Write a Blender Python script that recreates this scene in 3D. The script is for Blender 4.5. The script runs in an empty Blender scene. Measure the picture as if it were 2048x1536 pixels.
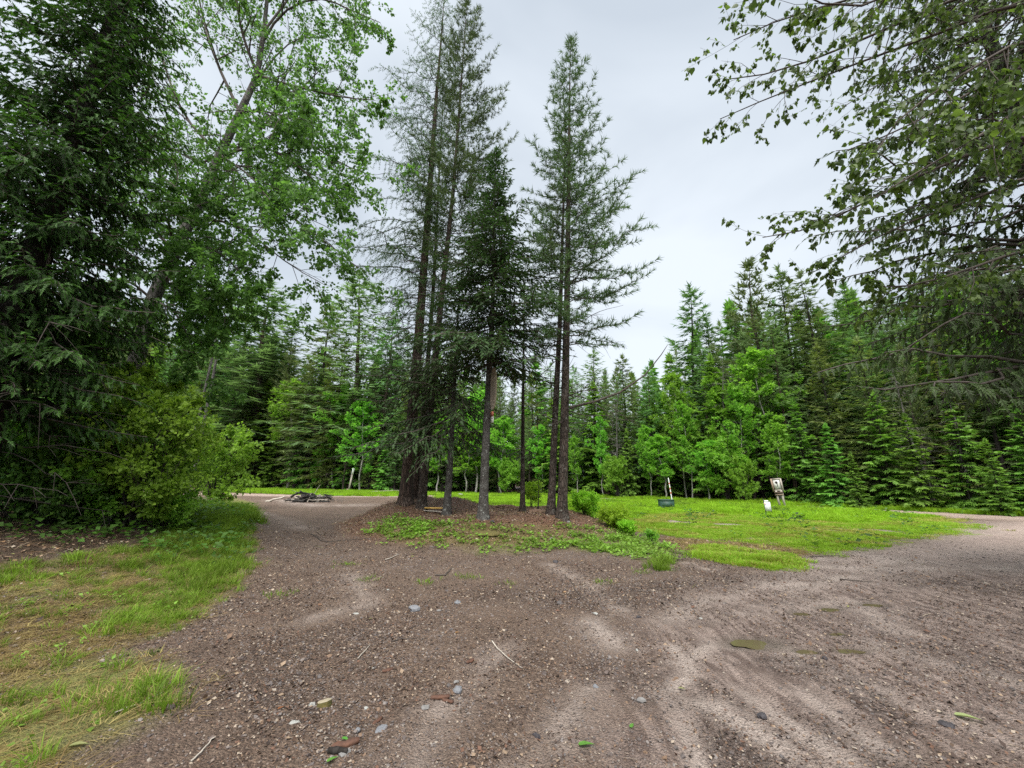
import bpy, math
import numpy as np

sc = bpy.context.scene
COL = sc.collection
PI = math.pi
R = math.radians

# ------------------------------------------------------------------ camera, sky, sun, exposure
CH, FPX, PITCH = 1.6, 800.0, R(13.2)
cam = bpy.data.cameras.new('camera')
cam.sensor_width = 36.0
cam.lens = FPX / 2048 * 36.0
cam.clip_start = 0.05
cam.clip_end = 2000
camo = bpy.data.objects.new('camera', cam)
COL.objects.link(camo)
camo.location = (0, 0, CH)
camo.rotation_euler = (PI / 2 + PITCH, 0, 0)
sc.camera = camo

SUN_EL, SUN_AZ = R(60), R(188)          # azimuth measured clockwise from +Y: behind the camera
world = bpy.data.worlds.new('World')
sc.world = world
world.use_nodes = True
wn, wl = world.node_tree.nodes, world.node_tree.links
wn.clear()
w_out = wn.new('ShaderNodeOutputWorld')
w_bg = wn.new('ShaderNodeBackground')
w_bg.inputs['Strength'].default_value = 0.1
w_sky = wn.new('ShaderNodeTexSky')
w_sky.sky_type = 'NISHITA'
w_sky.sun_disc = False
w_sky.sun_elevation = SUN_EL
w_sky.sun_rotation = SUN_AZ
w_tc = wn.new('ShaderNodeTexCoord')
w_map = wn.new('ShaderNodeMapping')
w_map.inputs['Scale'].default_value = (1.0, 1.0, 1.7)
w_map.inputs['Rotation'].default_value = (0.3, 0.2, 0.5)
w_map.inputs['Location'].default_value = (0.35, 0.1, 0.2)
w_n = wn.new('ShaderNodeTexNoise')
w_n.inputs['Scale'].default_value = 1.5
w_n.inputs['Detail'].default_value = 5
w_n.inputs['Roughness'].default_value = 0.45
w_n.inputs['Distortion'].default_value = 0.5
w_r = wn.new('ShaderNodeValToRGB')
w_r.color_ramp.elements[0].position = 0.36
w_r.color_ramp.elements[0].color = (1.24, 1.38, 1.54, 1)
w_r.color_ramp.elements[1].position = 0.62
w_r.color_ramp.elements[1].color = (1.76, 1.90, 2.04, 1)
w_m = wn.new('ShaderNodeMix')
w_m.data_type = 'RGBA'
w_m.inputs[0].default_value = 0.97
wl.new(w_tc.outputs['Generated'], w_map.inputs['Vector'])
wl.new(w_map.outputs['Vector'], w_n.inputs['Vector'])
wl.new(w_n.outputs['Fac'], w_r.inputs['Fac'])
wl.new(w_sky.outputs['Color'], w_m.inputs[6])
wl.new(w_r.outputs['Color'], w_m.inputs[7])
wl.new(w_m.outputs[2], w_bg.inputs['Color'])
wl.new(w_bg.outputs['Background'], w_out.inputs['Surface'])

sun = bpy.data.lights.new('sun', 'SUN')
sun.energy = 1.5
sun.angle = R(60)
sun.color = (1.0, 0.96, 0.9)
suno = bpy.data.objects.new('sun', sun)
COL.objects.link(suno)
suno.rotation_euler = (PI / 2 - SUN_EL, 0, -SUN_AZ + PI)
suno.location = (0, -10, 30)

sc.view_settings.view_transform = 'Standard'
sc.view_settings.look = 'None'
sc.view_settings.exposure = 2.35
sc.view_settings.gamma = 1.0
sc.view_settings.use_curve_mapping = False
cy = sc.cycles
cy.max_bounces = 8
cy.diffuse_bounces = 6
cy.glossy_bounces = 2
cy.transmission_bounces = 6
cy.transparent_max_bounces = 4
cy.caustics_reflective = False
cy.caustics_refractive = False
cy.use_denoising = False
cy.sample_clamp_indirect = 4.0

# ------------------------------------------------------------------ projection helpers
CP, SP = math.cos(PITCH), math.sin(PITCH)

def ray(px, py):
    a, b = (px - 1024) / FPX, (768 - py) / FPX
    return np.array([a, CP - b * SP, SP + b * CP])

def at(px, py, Y):
    d = ray(px, py)
    return np.array([0, 0, CH]) + d * (Y / d[1])

def flat(px, py):
    d = ray(px, py)
    return (d * (-CH / d[2]))[:2]

def sstep(a, b, x):
    t = np.clip((x - a) / (b - a), 0, 1)
    return t * t * (3 - 2 * t)

def norm(v):
    return v / np.maximum(np.linalg.norm(v, axis=-1, keepdims=True), 1e-9)

# ------------------------------------------------------------------ numpy noise
def _hash(ix, iy, s):
    h = (ix * 374761393 + iy * 668265263 + s * 974634777) & 0xFFFFFFFF
    h = ((h ^ (h >> 13)) * 1274126177) & 0xFFFFFFFF
    return ((h ^ (h >> 16)) & 0xFFFF) / 65535.0

def vnoise(x, y, s=0):
    x = np.asarray(x, float); y = np.asarray(y, float)
    ix, iy = np.floor(x).astype(np.int64), np.floor(y).astype(np.int64)
    fx, fy = x - ix, y - iy
    fx = fx * fx * (3 - 2 * fx); fy = fy * fy * (3 - 2 * fy)
    a, b = _hash(ix, iy, s), _hash(ix + 1, iy, s)
    c, d = _hash(ix, iy + 1, s), _hash(ix + 1, iy + 1, s)
    return (a * (1 - fx) + b * fx) * (1 - fy) + (c * (1 - fx) + d * fx) * fy

def fbm(x, y, s=0, o=4):
    v, amp, tot = 0, 1.0, 0
    for i in range(o):
        v = v + amp * vnoise(x * 2 ** i + 17.3 * i, y * 2 ** i - 9.1 * i, s + i)
        tot += amp; amp *= 0.5
    return v / tot - 0.5

# ------------------------------------------------------------------ terrain
def ldist(x, y, pl):
    dm = np.full(np.shape(x), 1e9)
    for i in range(len(pl) - 1):
        ax, ay = pl[i]; bx, by = pl[i + 1]
        ex, ey = bx - ax, by - ay
        t = np.clip(((x - ax) * ex + (y - ay) * ey) / (ex * ex + ey * ey + 1e-12), 0, 1)
        dm = np.minimum(dm, np.hypot(x - ax - t * ex, y - ay - t * ey))
    return dm

RUTS = [np.array([flat(*q) for q in p]) for p in ([(1345, 1290), (1385, 1350), (1360, 1395), (1395, 1470), (1420, 1560)], [(1400, 1400), (1470, 1440), (1560, 1490), (1650, 1560)], [(1480, 1370), (1570, 1440), (1700, 1520)],
        [(1380, 1250), (1480, 1205), (1620, 1160), (1800, 1120)], [(1450, 1290), (1560, 1240), (1720, 1190), (1900, 1150)], [(1005, 1290), (890, 1420), (800, 1560)], [(1250, 1240), (1120, 1380), (1030, 1560)], [(1120, 1135), (1190, 1175), (1260, 1230)])]

PUDDLES = [(1507, 1287, 0.20, 0.085), (1612, 1303, 0.11, 0.035), (1660, 1213, 0.12, 0.05), (1600, 1223, 0.10, 0.045),
           (1745, 1207, 0.13, 0.045), (1675, 1265, 0.09, 0.03), (1700, 1300, 0.11, 0.04)]
PUD = [(*flat(a, b), rx, ry) for a, b, rx, ry in PUDDLES]

def mound(x, y):
    d1 = np.sqrt(((x + 0.9) / 5.2) ** 2 + ((y - 13.8) / 4.9) ** 2)
    d2 = np.sqrt(((x + 3.6) / 3.2) ** 2 + ((y - 15.2) / 3.4) ** 2)
    return 0.55 * sstep(1.0, 0.45, d1) + 0.42 * sstep(1.0, 0.2, d2)

def terr(x, y):
    x = np.asarray(x, float); y = np.asarray(y, float)
    m = mound(x, y)
    h = m * (1 + 0.5 * fbm(x * 1.1, y * 1.1, 5, 3))
    near = np.exp(-((x / 30) ** 2 + (y / 40) ** 2))
    h = h + 0.06 * fbm(x * 0.45, y * 0.45, 11, 3) * near
    h = h + 0.02 * fbm(x * 3.1, y * 3.1, 12, 3) * near
    bank = sstep(-4.3, -10.5, x + 0.25 * (y - 8)) * sstep(22, 12, y)
    h = h + 0.8 * bank * (1 + 0.6 * fbm(x * 0.9, y * 0.9, 21, 3))
    for pl in RUTS:
        d = ldist(x, y, pl) + .05 * fbm(x * 2.2, y * 2.2, 15, 3)
        h = h - .014 * np.exp(-(d / .11) ** 2) + .008 * np.exp(-((d - .24) / .10) ** 2)
    for (u, v, rx, ry) in PUD:
        d = np.sqrt(((x - u) / (rx * 1.5)) ** 2 + ((y - v) / (ry * 2.2)) ** 2)
        h = h - 0.03 * sstep(1.4, 0.3, d)
    return h

def gnd(px, py):
    d = ray(px, py)
    t = np.linspace(0.5, 90, 6000)
    P = d[None, :] * t[:, None]
    z = P[:, 2] + CH
    hit = np.nonzero(z < terr(P[:, 0], P[:, 1]))[0]
    i = hit[0] if len(hit) else len(t) - 1
    x, y = P[i, 0], P[i, 1]
    return np.array([x, y, float(terr(x, y))])

# ------------------------------------------------------------------ mesh helpers
def mesh_np(name, V, T=None, Q=None, attrs=None, smooth=False, mats=()):
    me = bpy.data.meshes.new(name)
    V = np.asarray(V, np.float32).reshape(-1, 3)
    nt = 0 if T is None else len(T)
    nq = 0 if Q is None else len(Q)
    me.vertices.add(len(V))
    me.vertices.foreach_set('co', V.ravel())
    loops, starts = [], []
    if nt:
        loops.append(np.asarray(T).ravel()); starts.append(np.arange(nt) * 3)
    if nq:
        loops.append(np.asarray(Q).ravel()); starts.append(nt * 3 + np.arange(nq) * 4)
    if loops:
        L = np.concatenate(loops).astype(np.int32)
        S = np.concatenate(starts).astype(np.int32)
        me.loops.add(len(L)); me.loops.foreach_set('vertex_index', L)
        me.polygons.add(len(S)); me.polygons.foreach_set('loop_start', S)
        if smooth:
            me.polygons.foreach_set('use_smooth', np.ones(len(S), bool))
    for k, a in (attrs or {}).items():
        at_ = me.attributes.new(k, 'FLOAT', 'POINT')
        at_.data.foreach_set('value', np.asarray(a, np.float32).ravel())
    for m in mats:
        me.materials.append(m)
    me.update(calc_edges=True)
    return me

def obj(name, me, parent=None, loc=None, kind=None):
    o = bpy.data.objects.new(name, me)
    COL.objects.link(o)
    if parent is not None:
        o.parent = parent
    if loc is not None:
        o.location = loc
    if kind:
        o['kind'] = kind
    return o

def tag(o, label, cat, group=None):
    o['label'] = label; o['category'] = cat
    if group:
        o['group'] = group
    return o

def root(name, label, cat, loc=(0, 0, 0), rz=0, group=None):
    o = bpy.data.objects.new(name, None)
    COL.objects.link(o)
    o.empty_display_size = 0.2
    o.location = loc
    o.rotation_euler = (0, 0, rz)
    return tag(o, label, cat, group)

def tubes(P, Rr, sides=5):
    P = np.asarray(P, float); Rr = np.asarray(Rr, float)
    N, K, _ = P.shape
    T = norm(np.gradient(P, axis=1))
    overall = norm(P[:, -1] - P[:, 0])
    ref = np.where(np.abs(overall[:, 2:3]) < 0.8, np.array([[0, 0, 1.0]]), np.array([[1.0, 0, 0]]))
    A = norm(np.cross(T, ref[:, None, :]))
    B = np.cross(T, A)
    th = np.arange(sides) / sides * 2 * PI
    V = P[:, :, None, :] + Rr[:, :, None, None] * (A[:, :, None, :] * np.cos(th)[None, None, :, None] + B[:, :, None, :] * np.sin(th)[None, None, :, None])
    i, j, k = np.meshgrid(np.arange(N), np.arange(K - 1), np.arange(sides), indexing='ij')
    base = (i * K + j) * sides
    k2 = (k + 1) % sides
    Q = np.stack([base + k, base + k2, base + sides + k2, base + sides + k], -1).reshape(-1, 4)
    return V.reshape(-1, 3), Q

class Acc:
    """collects vertices, faces and the per-piece tint of one mesh"""
    def __init__(self):
        self.V, self.T, self.Q, self.t, self.n = [], [], [], [], 0
    def add(self, V, T=None, Q=None, tint=None):
        V = np.asarray(V, float).reshape(-1, 3)
        if T is not None and len(T):
            self.T.append(np.asarray(T) + self.n)
        if Q is not None and len(Q):
            self.Q.append(np.asarray(Q) + self.n)
        self.V.append(V)
        self.t.append(np.zeros(len(V)) if tint is None else tint)
        self.n += len(V)
    def tube(self, P, Rr, sides=5):
        V, Q = tubes(P, Rr, sides); self.add(V, Q=Q)
    def bake(self, tm, pos, D, U, S, tint):
        tv, tf = tm
        N, m = len(pos), len(tv)
        if N == 0:
            return
        D = norm(D); Sd = norm(np.cross(U, D)); Un = np.cross(D, Sd)
        S = np.asarray(S, float)
        if S.ndim == 1:
            S = np.repeat(S[:, None], 3, 1)
        V = pos[:, None, :] + D[:, None, :] * (tv[None, :, 0:1] * S[:, None, 0:1]) + Sd[:, None, :] * (tv[None, :, 1:2] * S[:, None, 1:2]) + Un[:, None, :] * (tv[None, :, 2:3] * S[:, None, 2:3])
        T = (tf[None] + (np.arange(N) * m)[:, None, None]).reshape(-1, 3)
        self.add(V, T=T, tint=np.repeat(tint, m))
    def box(self, c, s, rot=None):
        c = np.asarray(c, float); s = np.asarray(s, float) / 2
        v = np.array([[x, y, z] for x in (-1, 1) for y in (-1, 1) for z in (-1, 1)], float) * s
        if rot is not None:
            v = v @ np.asarray(rot).T
        q = [[0, 1, 3, 2], [4, 6, 7, 5], [0, 4, 5, 1], [2, 3, 7, 6], [0, 2, 6, 4], [1, 5, 7, 3]]
        self.add(v + c, Q=np.array(q))
    def mesh(self, name, mats=(), smooth=False):
        V = np.concatenate(self.V) if self.V else np.zeros((0, 3))
        T = np.concatenate(self.T) if self.T else None
        Q = np.concatenate(self.Q) if self.Q else None
        return mesh_np(name, V, T, Q, {'tint': np.concatenate(self.t)} if self.V else None, smooth, mats)

# ------------------------------------------------------------------ leaf and needle templates: x along, y across, z up
def _t(v, f):
    return np.array(v, float), np.array(f, int)

def tmpl_fir(n=6, wid=0.27, sag=0.0):
    v, f = [], []
    for i in range(n):
        x0 = 0.04 + i * 0.9 / n
        w = wid * (1 - 0.45 * i / n)
        for s in (-1, 1):
            b = len(v)
            v += [(x0 - 0.055, 0, -sag * x0 ** 2), (x0 + 0.065, 0, -sag * x0 ** 2), (x0 + 0.2, s * w, 0.05 - sag * (x0 + 0.2) ** 2)]
            f.append((b, b + 1, b + 2))
    b = len(v)
    v += [(0.86, -0.06, -sag * .74), (0.86, 0.06, -sag * .74), (1.12, 0, -sag * 1.25)]
    f.append((b, b + 1, b + 2))
    return _t(v, f)

def tmpl_tuft(n=12, seed=1, a0=18, a1=65, L=0.75, w=0.075, spread=0.5):
    g = np.random.default_rng(seed); v, f = [], []
    for i in range(n):
        a = R(a0 + (a1 - a0) * g.random()); p = 2 * PI * (i + g.random() * .6) / n * 2.6
        d = np.array([math.cos(a), math.sin(a) * math.cos(p), math.sin(a) * math.sin(p)])
        q = norm(np.cross(d, g.normal(size=3)))
        o = np.array([g.random() * spread, 0, 0]); l = L * (0.75 + 0.4 * g.random())
        b = len(v); v += [o - q * w / 2, o + q * w / 2, o + d * l]; f.append((b, b + 1, b + 2))
    return _t(v, f)

def tmpl_larch(seed=3):
    g = np.random.default_rng(seed); v, f = [], []
    for x in (0.08, 0.36, 0.64, 0.92):
        for i in range(4):
            p = 2 * PI * (i / 4 + g.random() * .2)
            d = norm(np.array([0.7, math.cos(p), math.sin(p)])); q = norm(np.cross(d, g.normal(size=3)))
            o = np.array([x, 0, 0]); b = len(v); v += [o - q * .045, o + q * .045, o + d * .30]; f.append((b, b + 1, b + 2))
    return _t(v, f)

def tmpl_wide(sag=.1, w=.20, n=3):
    v = [(0, 0, 0), (.35, w, .03 - sag * .12), (1.08, 0, -sag * 1.1), (.35, -w, .03 - sag * .12)]
    f = [(0, 2, 1), (0, 3, 2)]
    for i in range(n):
        x0 = .12 + i * .62 / n
        for s in (-1, 1):
            b = len(v)
            v += [(x0, s * w * .3, -sag * x0 ** 2), (x0 + .16, s * w * .3, -sag * x0 ** 2), (x0 + .30, s * w * 2.1 * (1 - .25 * i), .03 - sag * (x0 + .3) ** 2)]
            f.append((b, b + 1, b + 2))
    return _t(v, f)

TM = {
    'fir': tmpl_wide(.08, .15), 'hem': tmpl_wide(.3, .17), 'pine': tmpl_tuft(10, 1, 15, 62, .8, .10), 'larch': tmpl_larch(),
    'far': _t([(0, -.1, 0), (.18, .1, 0), (1, 0, -.12), (.1, 0, 0), (.38, .05, .02), (.72, .42, -.06), (.1, 0, 0), (.38, -.05, .02), (.66, -.40, -.06),
               (.0, 0, 0), (.2, .03, .02), (.38, .36, -.02), (.0, 0, 0), (.2, -.03, .02), (.36, -.36, -.02)],
              [(0, 1, 2), (3, 4, 5), (6, 7, 8), (9, 10, 11), (12, 13, 14)]),
    'fartuft': tmpl_tuft(7, 5, 15, 60, .85, .16, .3),
    'leaf2': _t([(0, 0, 0), (.42, .36, .1), (1, 0, 0), (.42, -.36, .1)], [(0, 2, 1), (0, 3, 2)]),
    'spray3': _t([(0, 0, 0), (.35, .1, .04), (.5, .42, .06), (.12, .3, .02), (.45, -.12, .03), (.62, -.48, 0), (.2, -.34, .05), (.5, .05, 0), (1, .16, -.05), (.8, -.22, -.04)],
                 [(0, 1, 2), (0, 2, 3), (0, 4, 5), (0, 5, 6), (0, 8, 7), (0, 9, 8)]),
}

def tmpl_pad():
    v, f = [], []
    for a, l in ((-58, .62), (-30, .88), (0, 1.05), (28, .9), (55, .66)):
        d = np.array([math.cos(R(a)), math.sin(R(a))]); q = np.array([-d[1], d[0]]); b = len(v)
        v += [(0, 0, 0), (*(d * l * .5 + q * .13), .03), (*(d * l), -.16 * l), (*(d * l * .5 - q * .13), .03)]
        f += [(b, b + 2, b + 1), (b, b + 3, b + 2)]
    return _t(v, f)
TM['pad'] = tmpl_pad()

def tmpl_cordate():
    v = [(0, 0, 0), (.45, 0, -.02), (1.05, 0, -.1)]
    f = []
    for s in (-1, 1):
        b = len(v)
        v += [(-.08, s * .2, .05), (.06, s * .43, .10), (.36, s * .46, .10), (.66, s * .26, .04)]
        q = [(0, b, b + 1), (0, b + 1, b + 2), (0, b + 2, 1), (1, b + 2, b + 3), (1, b + 3, 2)]
        f += [t if s > 0 else t[::-1] for t in q]
    b = len(v)
    v += [(-.6, .012, .12), (-.6, -.012, .12), (0, 0, 0)]
    f.append((b, b + 1, b + 2))
    return _t(v, f)
TM['cordate'] = tmpl_cordate()

# ------------------------------------------------------------------ materials
def newmat(name):
    m = bpy.data.materials.new(name); m.use_nodes = True
    n, l = m.node_tree.nodes, m.node_tree.links
    n.clear()
    o = n.new('ShaderNodeOutputMaterial'); b = n.new('ShaderNodeBsdfPrincipled')
    l.new(b.outputs[0], o.inputs['Surface'])
    return m, n, l, b, o

def mixc(n, l, fac, a, b, blend='MIX'):
    x = n.new('ShaderNodeMix'); x.data_type = 'RGBA'; x.blend_type = blend
    for s, v in ((0, fac), (6, a), (7, b)):
        if isinstance(v, (int, float)):
            x.inputs[s].default_value = v
        elif isinstance(v, tuple):
            x.inputs[s].default_value = (*v, 1)
        else:
            l.new(v, x.inputs[s])
    return x.outputs[2]

def math_(n, l, op, a, b=0.0, clamp=False):
    x = n.new('ShaderNodeMath'); x.operation = op; x.use_clamp = clamp
    for i, v in enumerate((a, b)):
        if isinstance(v, (int, float)):
            x.inputs[i].default_value = v
        else:
            l.new(v, x.inputs[i])
    return x.outputs[0]

def noise(n, l, vec, scale, detail=4, rough=0.5, dist=0.0):
    x = n.new('ShaderNodeTexNoise')
    x.inputs['Scale'].default_value = scale; x.inputs['Detail'].default_value = detail
    x.inputs['Roughness'].default_value = rough; x.inputs['Distortion'].default_value = dist
    if vec is not None:
        l.new(vec, x.inputs['Vector'])
    return x.outputs['Fac']

def ramp(n, l, fac, stops):
    x = n.new('ShaderNodeValToRGB'); e = x.color_ramp.elements
    while len(e) < len(stops):
        e.new(0.5)
    for i, (p, c) in enumerate(stops):
        e[i].position = p; e[i].color = (*c, 1) if len(c) == 3 else c
    l.new(fac, x.inputs['Fac'])
    return x.outputs['Color']

def rng_map(n, l, v, a, b, c=0.0, d=1.0):
    x = n.new('ShaderNodeMapRange'); x.interpolation_type = 'SMOOTHSTEP'
    l.new(v, x.inputs[0])
    for i, q in enumerate((a, b, c, d)):
        x.inputs[i + 1].default_value = q
    return x.outputs[0]

def foliage(name, c0, c1, trans=0.35, rough=0.55, inst=False, spec=0.3, tboost=1.25):
    m, n, l, b, o = newmat(name)
    if inst:
        src = n.new('ShaderNodeObjectInfo').outputs['Random']
    else:
        a = n.new('ShaderNodeAttribute'); a.attribute_name = 'tint'; src = a.outputs['Fac']
    oi = n.new('ShaderNodeObjectInfo')
    col = mixc(n, l, src, c0, c1)
    hs = n.new('ShaderNodeHueSaturation')
    l.new(col, hs.inputs['Color'])
    l.new(math_(n, l, 'MULTIPLY_ADD', oi.outputs['Random'], 0.03), hs.inputs['Hue'])
    hs.inputs['Hue'].default_value = 0.5
    l.new(rng_map(n, l, oi.outputs['Random'], 0, 1, 0.485, 0.515), hs.inputs['Hue'])
    l.new(rng_map(n, l, oi.outputs['Random'], 0, 1, 0.85, 1.12), hs.inputs['Value'])
    col = hs.outputs['Color']
    l.new(col, b.inputs['Base Color'])
    b.inputs['Roughness'].default_value = rough
    b.inputs['Specular IOR Level'].default_value = spec
    t = n.new('ShaderNodeBsdfTranslucent')
    l.new(mixc(n, l, 1.0, col, (tboost, tboost * 1.05, tboost * 0.7), 'MULTIPLY'), t.inputs['Color'])
    mx = n.new('ShaderNodeMixShader'); mx.inputs[0].default_value = trans
    l.new(b.outputs[0], mx.inputs[1]); l.new(t.outputs[0], mx.inputs[2]); l.new(mx.outputs[0], o.inputs['Surface'])
    return m

def bark(name, c0, c1, c2, sc_=6.0, zs=0.25, bump=0.6, patch=None):
    m, n, l, b, o = newmat(name)
    tc = n.new('ShaderNodeTexCoord'); mp = n.new('ShaderNodeMapping')
    mp.inputs['Scale'].default_value = (1, 1, zs)
    l.new(tc.outputs['Object'], mp.inputs['Vector'])
    v = n.new('ShaderNodeTexVoronoi'); v.feature = 'DISTANCE_TO_EDGE'; v.inputs['Scale'].default_value = sc_ * 3
    l.new(mp.outputs[0], v.inputs['Vector'])
    f1 = noise(n, l, mp.outputs[0], sc_, 8, 0.65, 0.5)
    f2 = noise(n, l, tc.outputs['Object'], sc_ * 0.35, 4, 0.6)
    col = mixc(n, l, rng_map(n, l, f1, 0.35, 0.66), c0, c1)
    col = mixc(n, l, rng_map(n, l, f2, 0.5, 0.72), col, c2)
    crack = rng_map(n, l, v.outputs['Distance'], 0.0, 0.16)
    col = mixc(n, l, crack, mixc(n, l, 0.6, col, (0.012, 0.01, 0.008)), col)
    if patch:
        f3 = noise(n, l, tc.outputs['Object'], sc_ * 1.2, 3, 0.6)
        col = mixc(n, l, rng_map(n, l, f3, 0.60, 0.68), col, patch)
    l.new(col, b.inputs['Base Color'])
    b.inputs['Roughness'].default_value = 0.9; b.inputs['Specular IOR Level'].default_value = 0.2
    bp = n.new('ShaderNodeBump'); bp.inputs['Strength'].default_value = bump; bp.inputs['Distance'].default_value = 0.03
    l.new(math_(n, l, 'ADD', math_(n, l, 'MULTIPLY', crack, 0.6), f1), bp.inputs['Height'])
    l.new(bp.outputs[0], b.inputs['Normal'])
    return m

def plain(name, c0, c1, scale=20, rough=0.7, bump=0.2, spec=0.3, zs=1.0, dist=0.01):
    m, n, l, b, o = newmat(name)
    tc = n.new('ShaderNodeTexCoord'); mp = n.new('ShaderNodeMapping'); mp.inputs['Scale'].default_value = (1, 1, zs)
    l.new(tc.outputs['Object'], mp.inputs['Vector'])
    f = noise(n, l, mp.outputs[0], scale, 6, 0.6, 0.3)
    l.new(mixc(n, l, rng_map(n, l, f, 0.3, 0.7), c0, c1), b.inputs['Base Color'])
    b.inputs['Roughness'].default_value = rough; b.inputs['Specular IOR Level'].default_value = spec
    bp = n.new('ShaderNodeBump'); bp.inputs['Strength'].default_value = bump; bp.inputs['Distance'].default_value = dist
    l.new(f, bp.inputs['Height']); l.new(bp.outputs[0], b.inputs['Normal'])
    return m

def palette(name, cols, rough=0.75, spec=0.3, trans=0.0):
    """colour picked per instance or object from a list"""
    m, n, l, b, o = newmat(name)
    oi = n.new('ShaderNodeObjectInfo')
    x = n.new('ShaderNodeValToRGB'); x.color_ramp.interpolation = 'CONSTANT'
    e = x.color_ramp.elements
    while len(e) < len(cols):
        e.new(0.5)
    for i, c in enumerate(cols):
        e[i].position = i / len(cols); e[i].color = (*c, 1)
    l.new(oi.outputs['Random'], x.inputs['Fac'])
    tc = n.new('ShaderNodeTexCoord')
    f = noise(n, l, tc.outputs['Object'], 3.0, 4)
    l.new(mixc(n, l, 1.0, x.outputs['Color'], ramp(n, l, f, [(0.25, (.7, .7, .7)), (0.75, (1.2, 1.2, 1.2))]), 'MULTIPLY'), b.inputs['Base Color'])
    b.inputs['Roughness'].default_value = rough; b.inputs['Specular IOR Level'].default_value = spec
    return m

M = {}
M['bark_larch'] = bark('bark_larch', (.095, .064, .05), (.045, .032, .026), (.13, .10, .085), 5, .22, 1.3)
M['bark_pine'] = bark('bark_pine', (.085, .065, .053), (.042, .033, .028), (.12, .10, .088), 7, .3, 1.1, (.15, .15, .13))
M['bark_fir'] = bark('bark_fir', (.10, .095, .088), (.055, .05, .045), (.14, .14, .13), 8, .6, .5, (.24, .25, .23))
M['bark_dark'] = bark('bark_dark', (.035, .03, .027), (.02, .017, .015), (.05, .045, .04), 6, .3, .7)
M['bark_aspen'] = bark('bark_aspen', (.42, .41, .38), (.24, .23, .21), (.5, .49, .46), 4, 1.2, .2)
M['bark_cotton'] = bark('bark_cotton', (.13, .125, .115), (.06, .057, .052), (.2, .19, .175), 6, .35, .6)
M['twig'] = plain('twig', (.05, .042, .036), (.09, .075, .065), 9, .9)
M['twig_grey'] = plain('twig_grey', (.085, .078, .07), (.14, .13, .12), 9, .9)
M['f_larch'] = foliage('f_larch', (.060, .125, .045), (.105, .20, .07), .38)
M['f_pine'] = foliage('f_pine', (.060, .105, .040), (.115, .175, .068), .3)
M['f_fir'] = foliage('f_fir', (.036, .080, .028), (.09, .175, .052), .22)
M['f_cedar'] = foliage('f_cedar', (.016, .046, .017), (.07, .20, .028), .3)
M['f_hang'] = foliage('f_hang', (.042, .056, .026), (.085, .135, .035), .33)
M['f_spruce'] = foliage('f_spruce', (.075, .145, .045), (.17, .30, .080), .3)
M['f_spruce_b'] = foliage('f_spruce_b', (.095, .145, .055), (.19, .27, .095), .3)
M['f_palelarch'] = foliage('f_palelarch', (.12, .23, .09), (.20, .35, .13), .38)
M['f_hemlock'] = foliage('f_hemlock', (.06, .14, .026), (.21, .42, .055), .35)
M['f_olive'] = foliage('f_olive', (.12, .165, .04), (.22, .28, .075), .32)
M['f_aspen'] = foliage('f_aspen', (.12, .29, .028), (.24, .48, .06), .5, tboost=1.5)
M['f_birch'] = foliage('f_birch', (.065, .145, .032), (.12, .25, .050), .48, tboost=1.4)
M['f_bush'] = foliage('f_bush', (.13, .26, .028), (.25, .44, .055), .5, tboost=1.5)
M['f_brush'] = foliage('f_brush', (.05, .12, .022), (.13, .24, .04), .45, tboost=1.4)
M['f_cotton'] = foliage('f_cotton', (.045, .085, .026), (.12, .21, .038), .48, .45, tboost=1.4)
M['f_yellowbush'] = foliage('f_yellowbush', (.18, .34, .02), (.32, .52, .04), .48, tboost=1.5)
M['f_weed'] = foliage('f_weed', (.11, .21, .03), (.23, .37, .05), .42, inst=True)
M['grass'] = foliage('grass', (.17, .32, .018), (.31, .45, .045), .46, .6, inst=True, spec=.2, tboost=1.35)
M['grass_far'] = foliage('grass_far', (.16, .33, .014), (.32, .48, .035), .46, .6, inst=True, spec=.15, tboost=1.35)
M['grass_verge'] = foliage('grass_verge', (.075, .155, .014), (.20, .29, .03), .42, .6, inst=True, spec=.2)
M['straw'] = foliage('straw', (.24, .26, .05), (.38, .36, .10), .35, .7, inst=True, spec=.15)
M['thatch'] = foliage('thatch', (.20, .15, .06), (.32, .25, .11), .3, .8, inst=True, spec=.1)
M['stone'] = palette('stone', [(.10, .08, .072), (.13, .105, .095), (.07, .055, .05), (.15, .125, .112), (.12, .09, .075), (.17, .15, .14), (.10, .085, .08),
                               (.17, .13, .105), (.08, .065, .06), (.14, .12, .11), (.24, .205, .17), (.11, .085, .075), (.16, .105, .07), (.09, .08, .078)], .7)
M['litter'] = palette('litter', [(.16, .10, .06), (.25, .18, .12), (.09, .055, .035), (.28, .22, .15), (.14, .08, .05), (.24, .15, .08), (.30, .25, .19), (.12, .075, .05), (.17, .17, .06), (.32, .22, .15)], .8)
M['debris'] = palette('debris', [(.05, .032, .024), (.09, .055, .038), (.035, .024, .02), (.14, .09, .06), (.06, .04, .03), (.22, .16, .11), (.045, .03, .024), (.11, .06, .04), (.28, .23, .18), (.07, .045, .03)], .8)
M['wood_grey'] = plain('wood_grey', (.26, .235, .20), (.40, .36, .31), 6, .85, .3, zs=.1)
M['wood_brown'] = plain('wood_brown', (.17, .125, .09), (.27, .20, .15), 7, .8, .3, zs=.12)
M['wood_dark'] = plain('wood_dark', (.06, .04, .03), (.11, .075, .055), 7, .8, .3, zs=.15)
M['wood_slab'] = plain('wood_slab', (.29, .235, .19), (.40, .33, .265), 9, .75, .25, zs=.08)
M['wood_edge'] = plain('wood_edge', (.22, .19, .135), (.31, .27, .19), 9, .75, .2, zs=.1)
M['yellow_board'] = plain('yellow_board', (.50, .30, .07), (.62, .40, .12), 5, .6, .1, zs=1)
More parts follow.
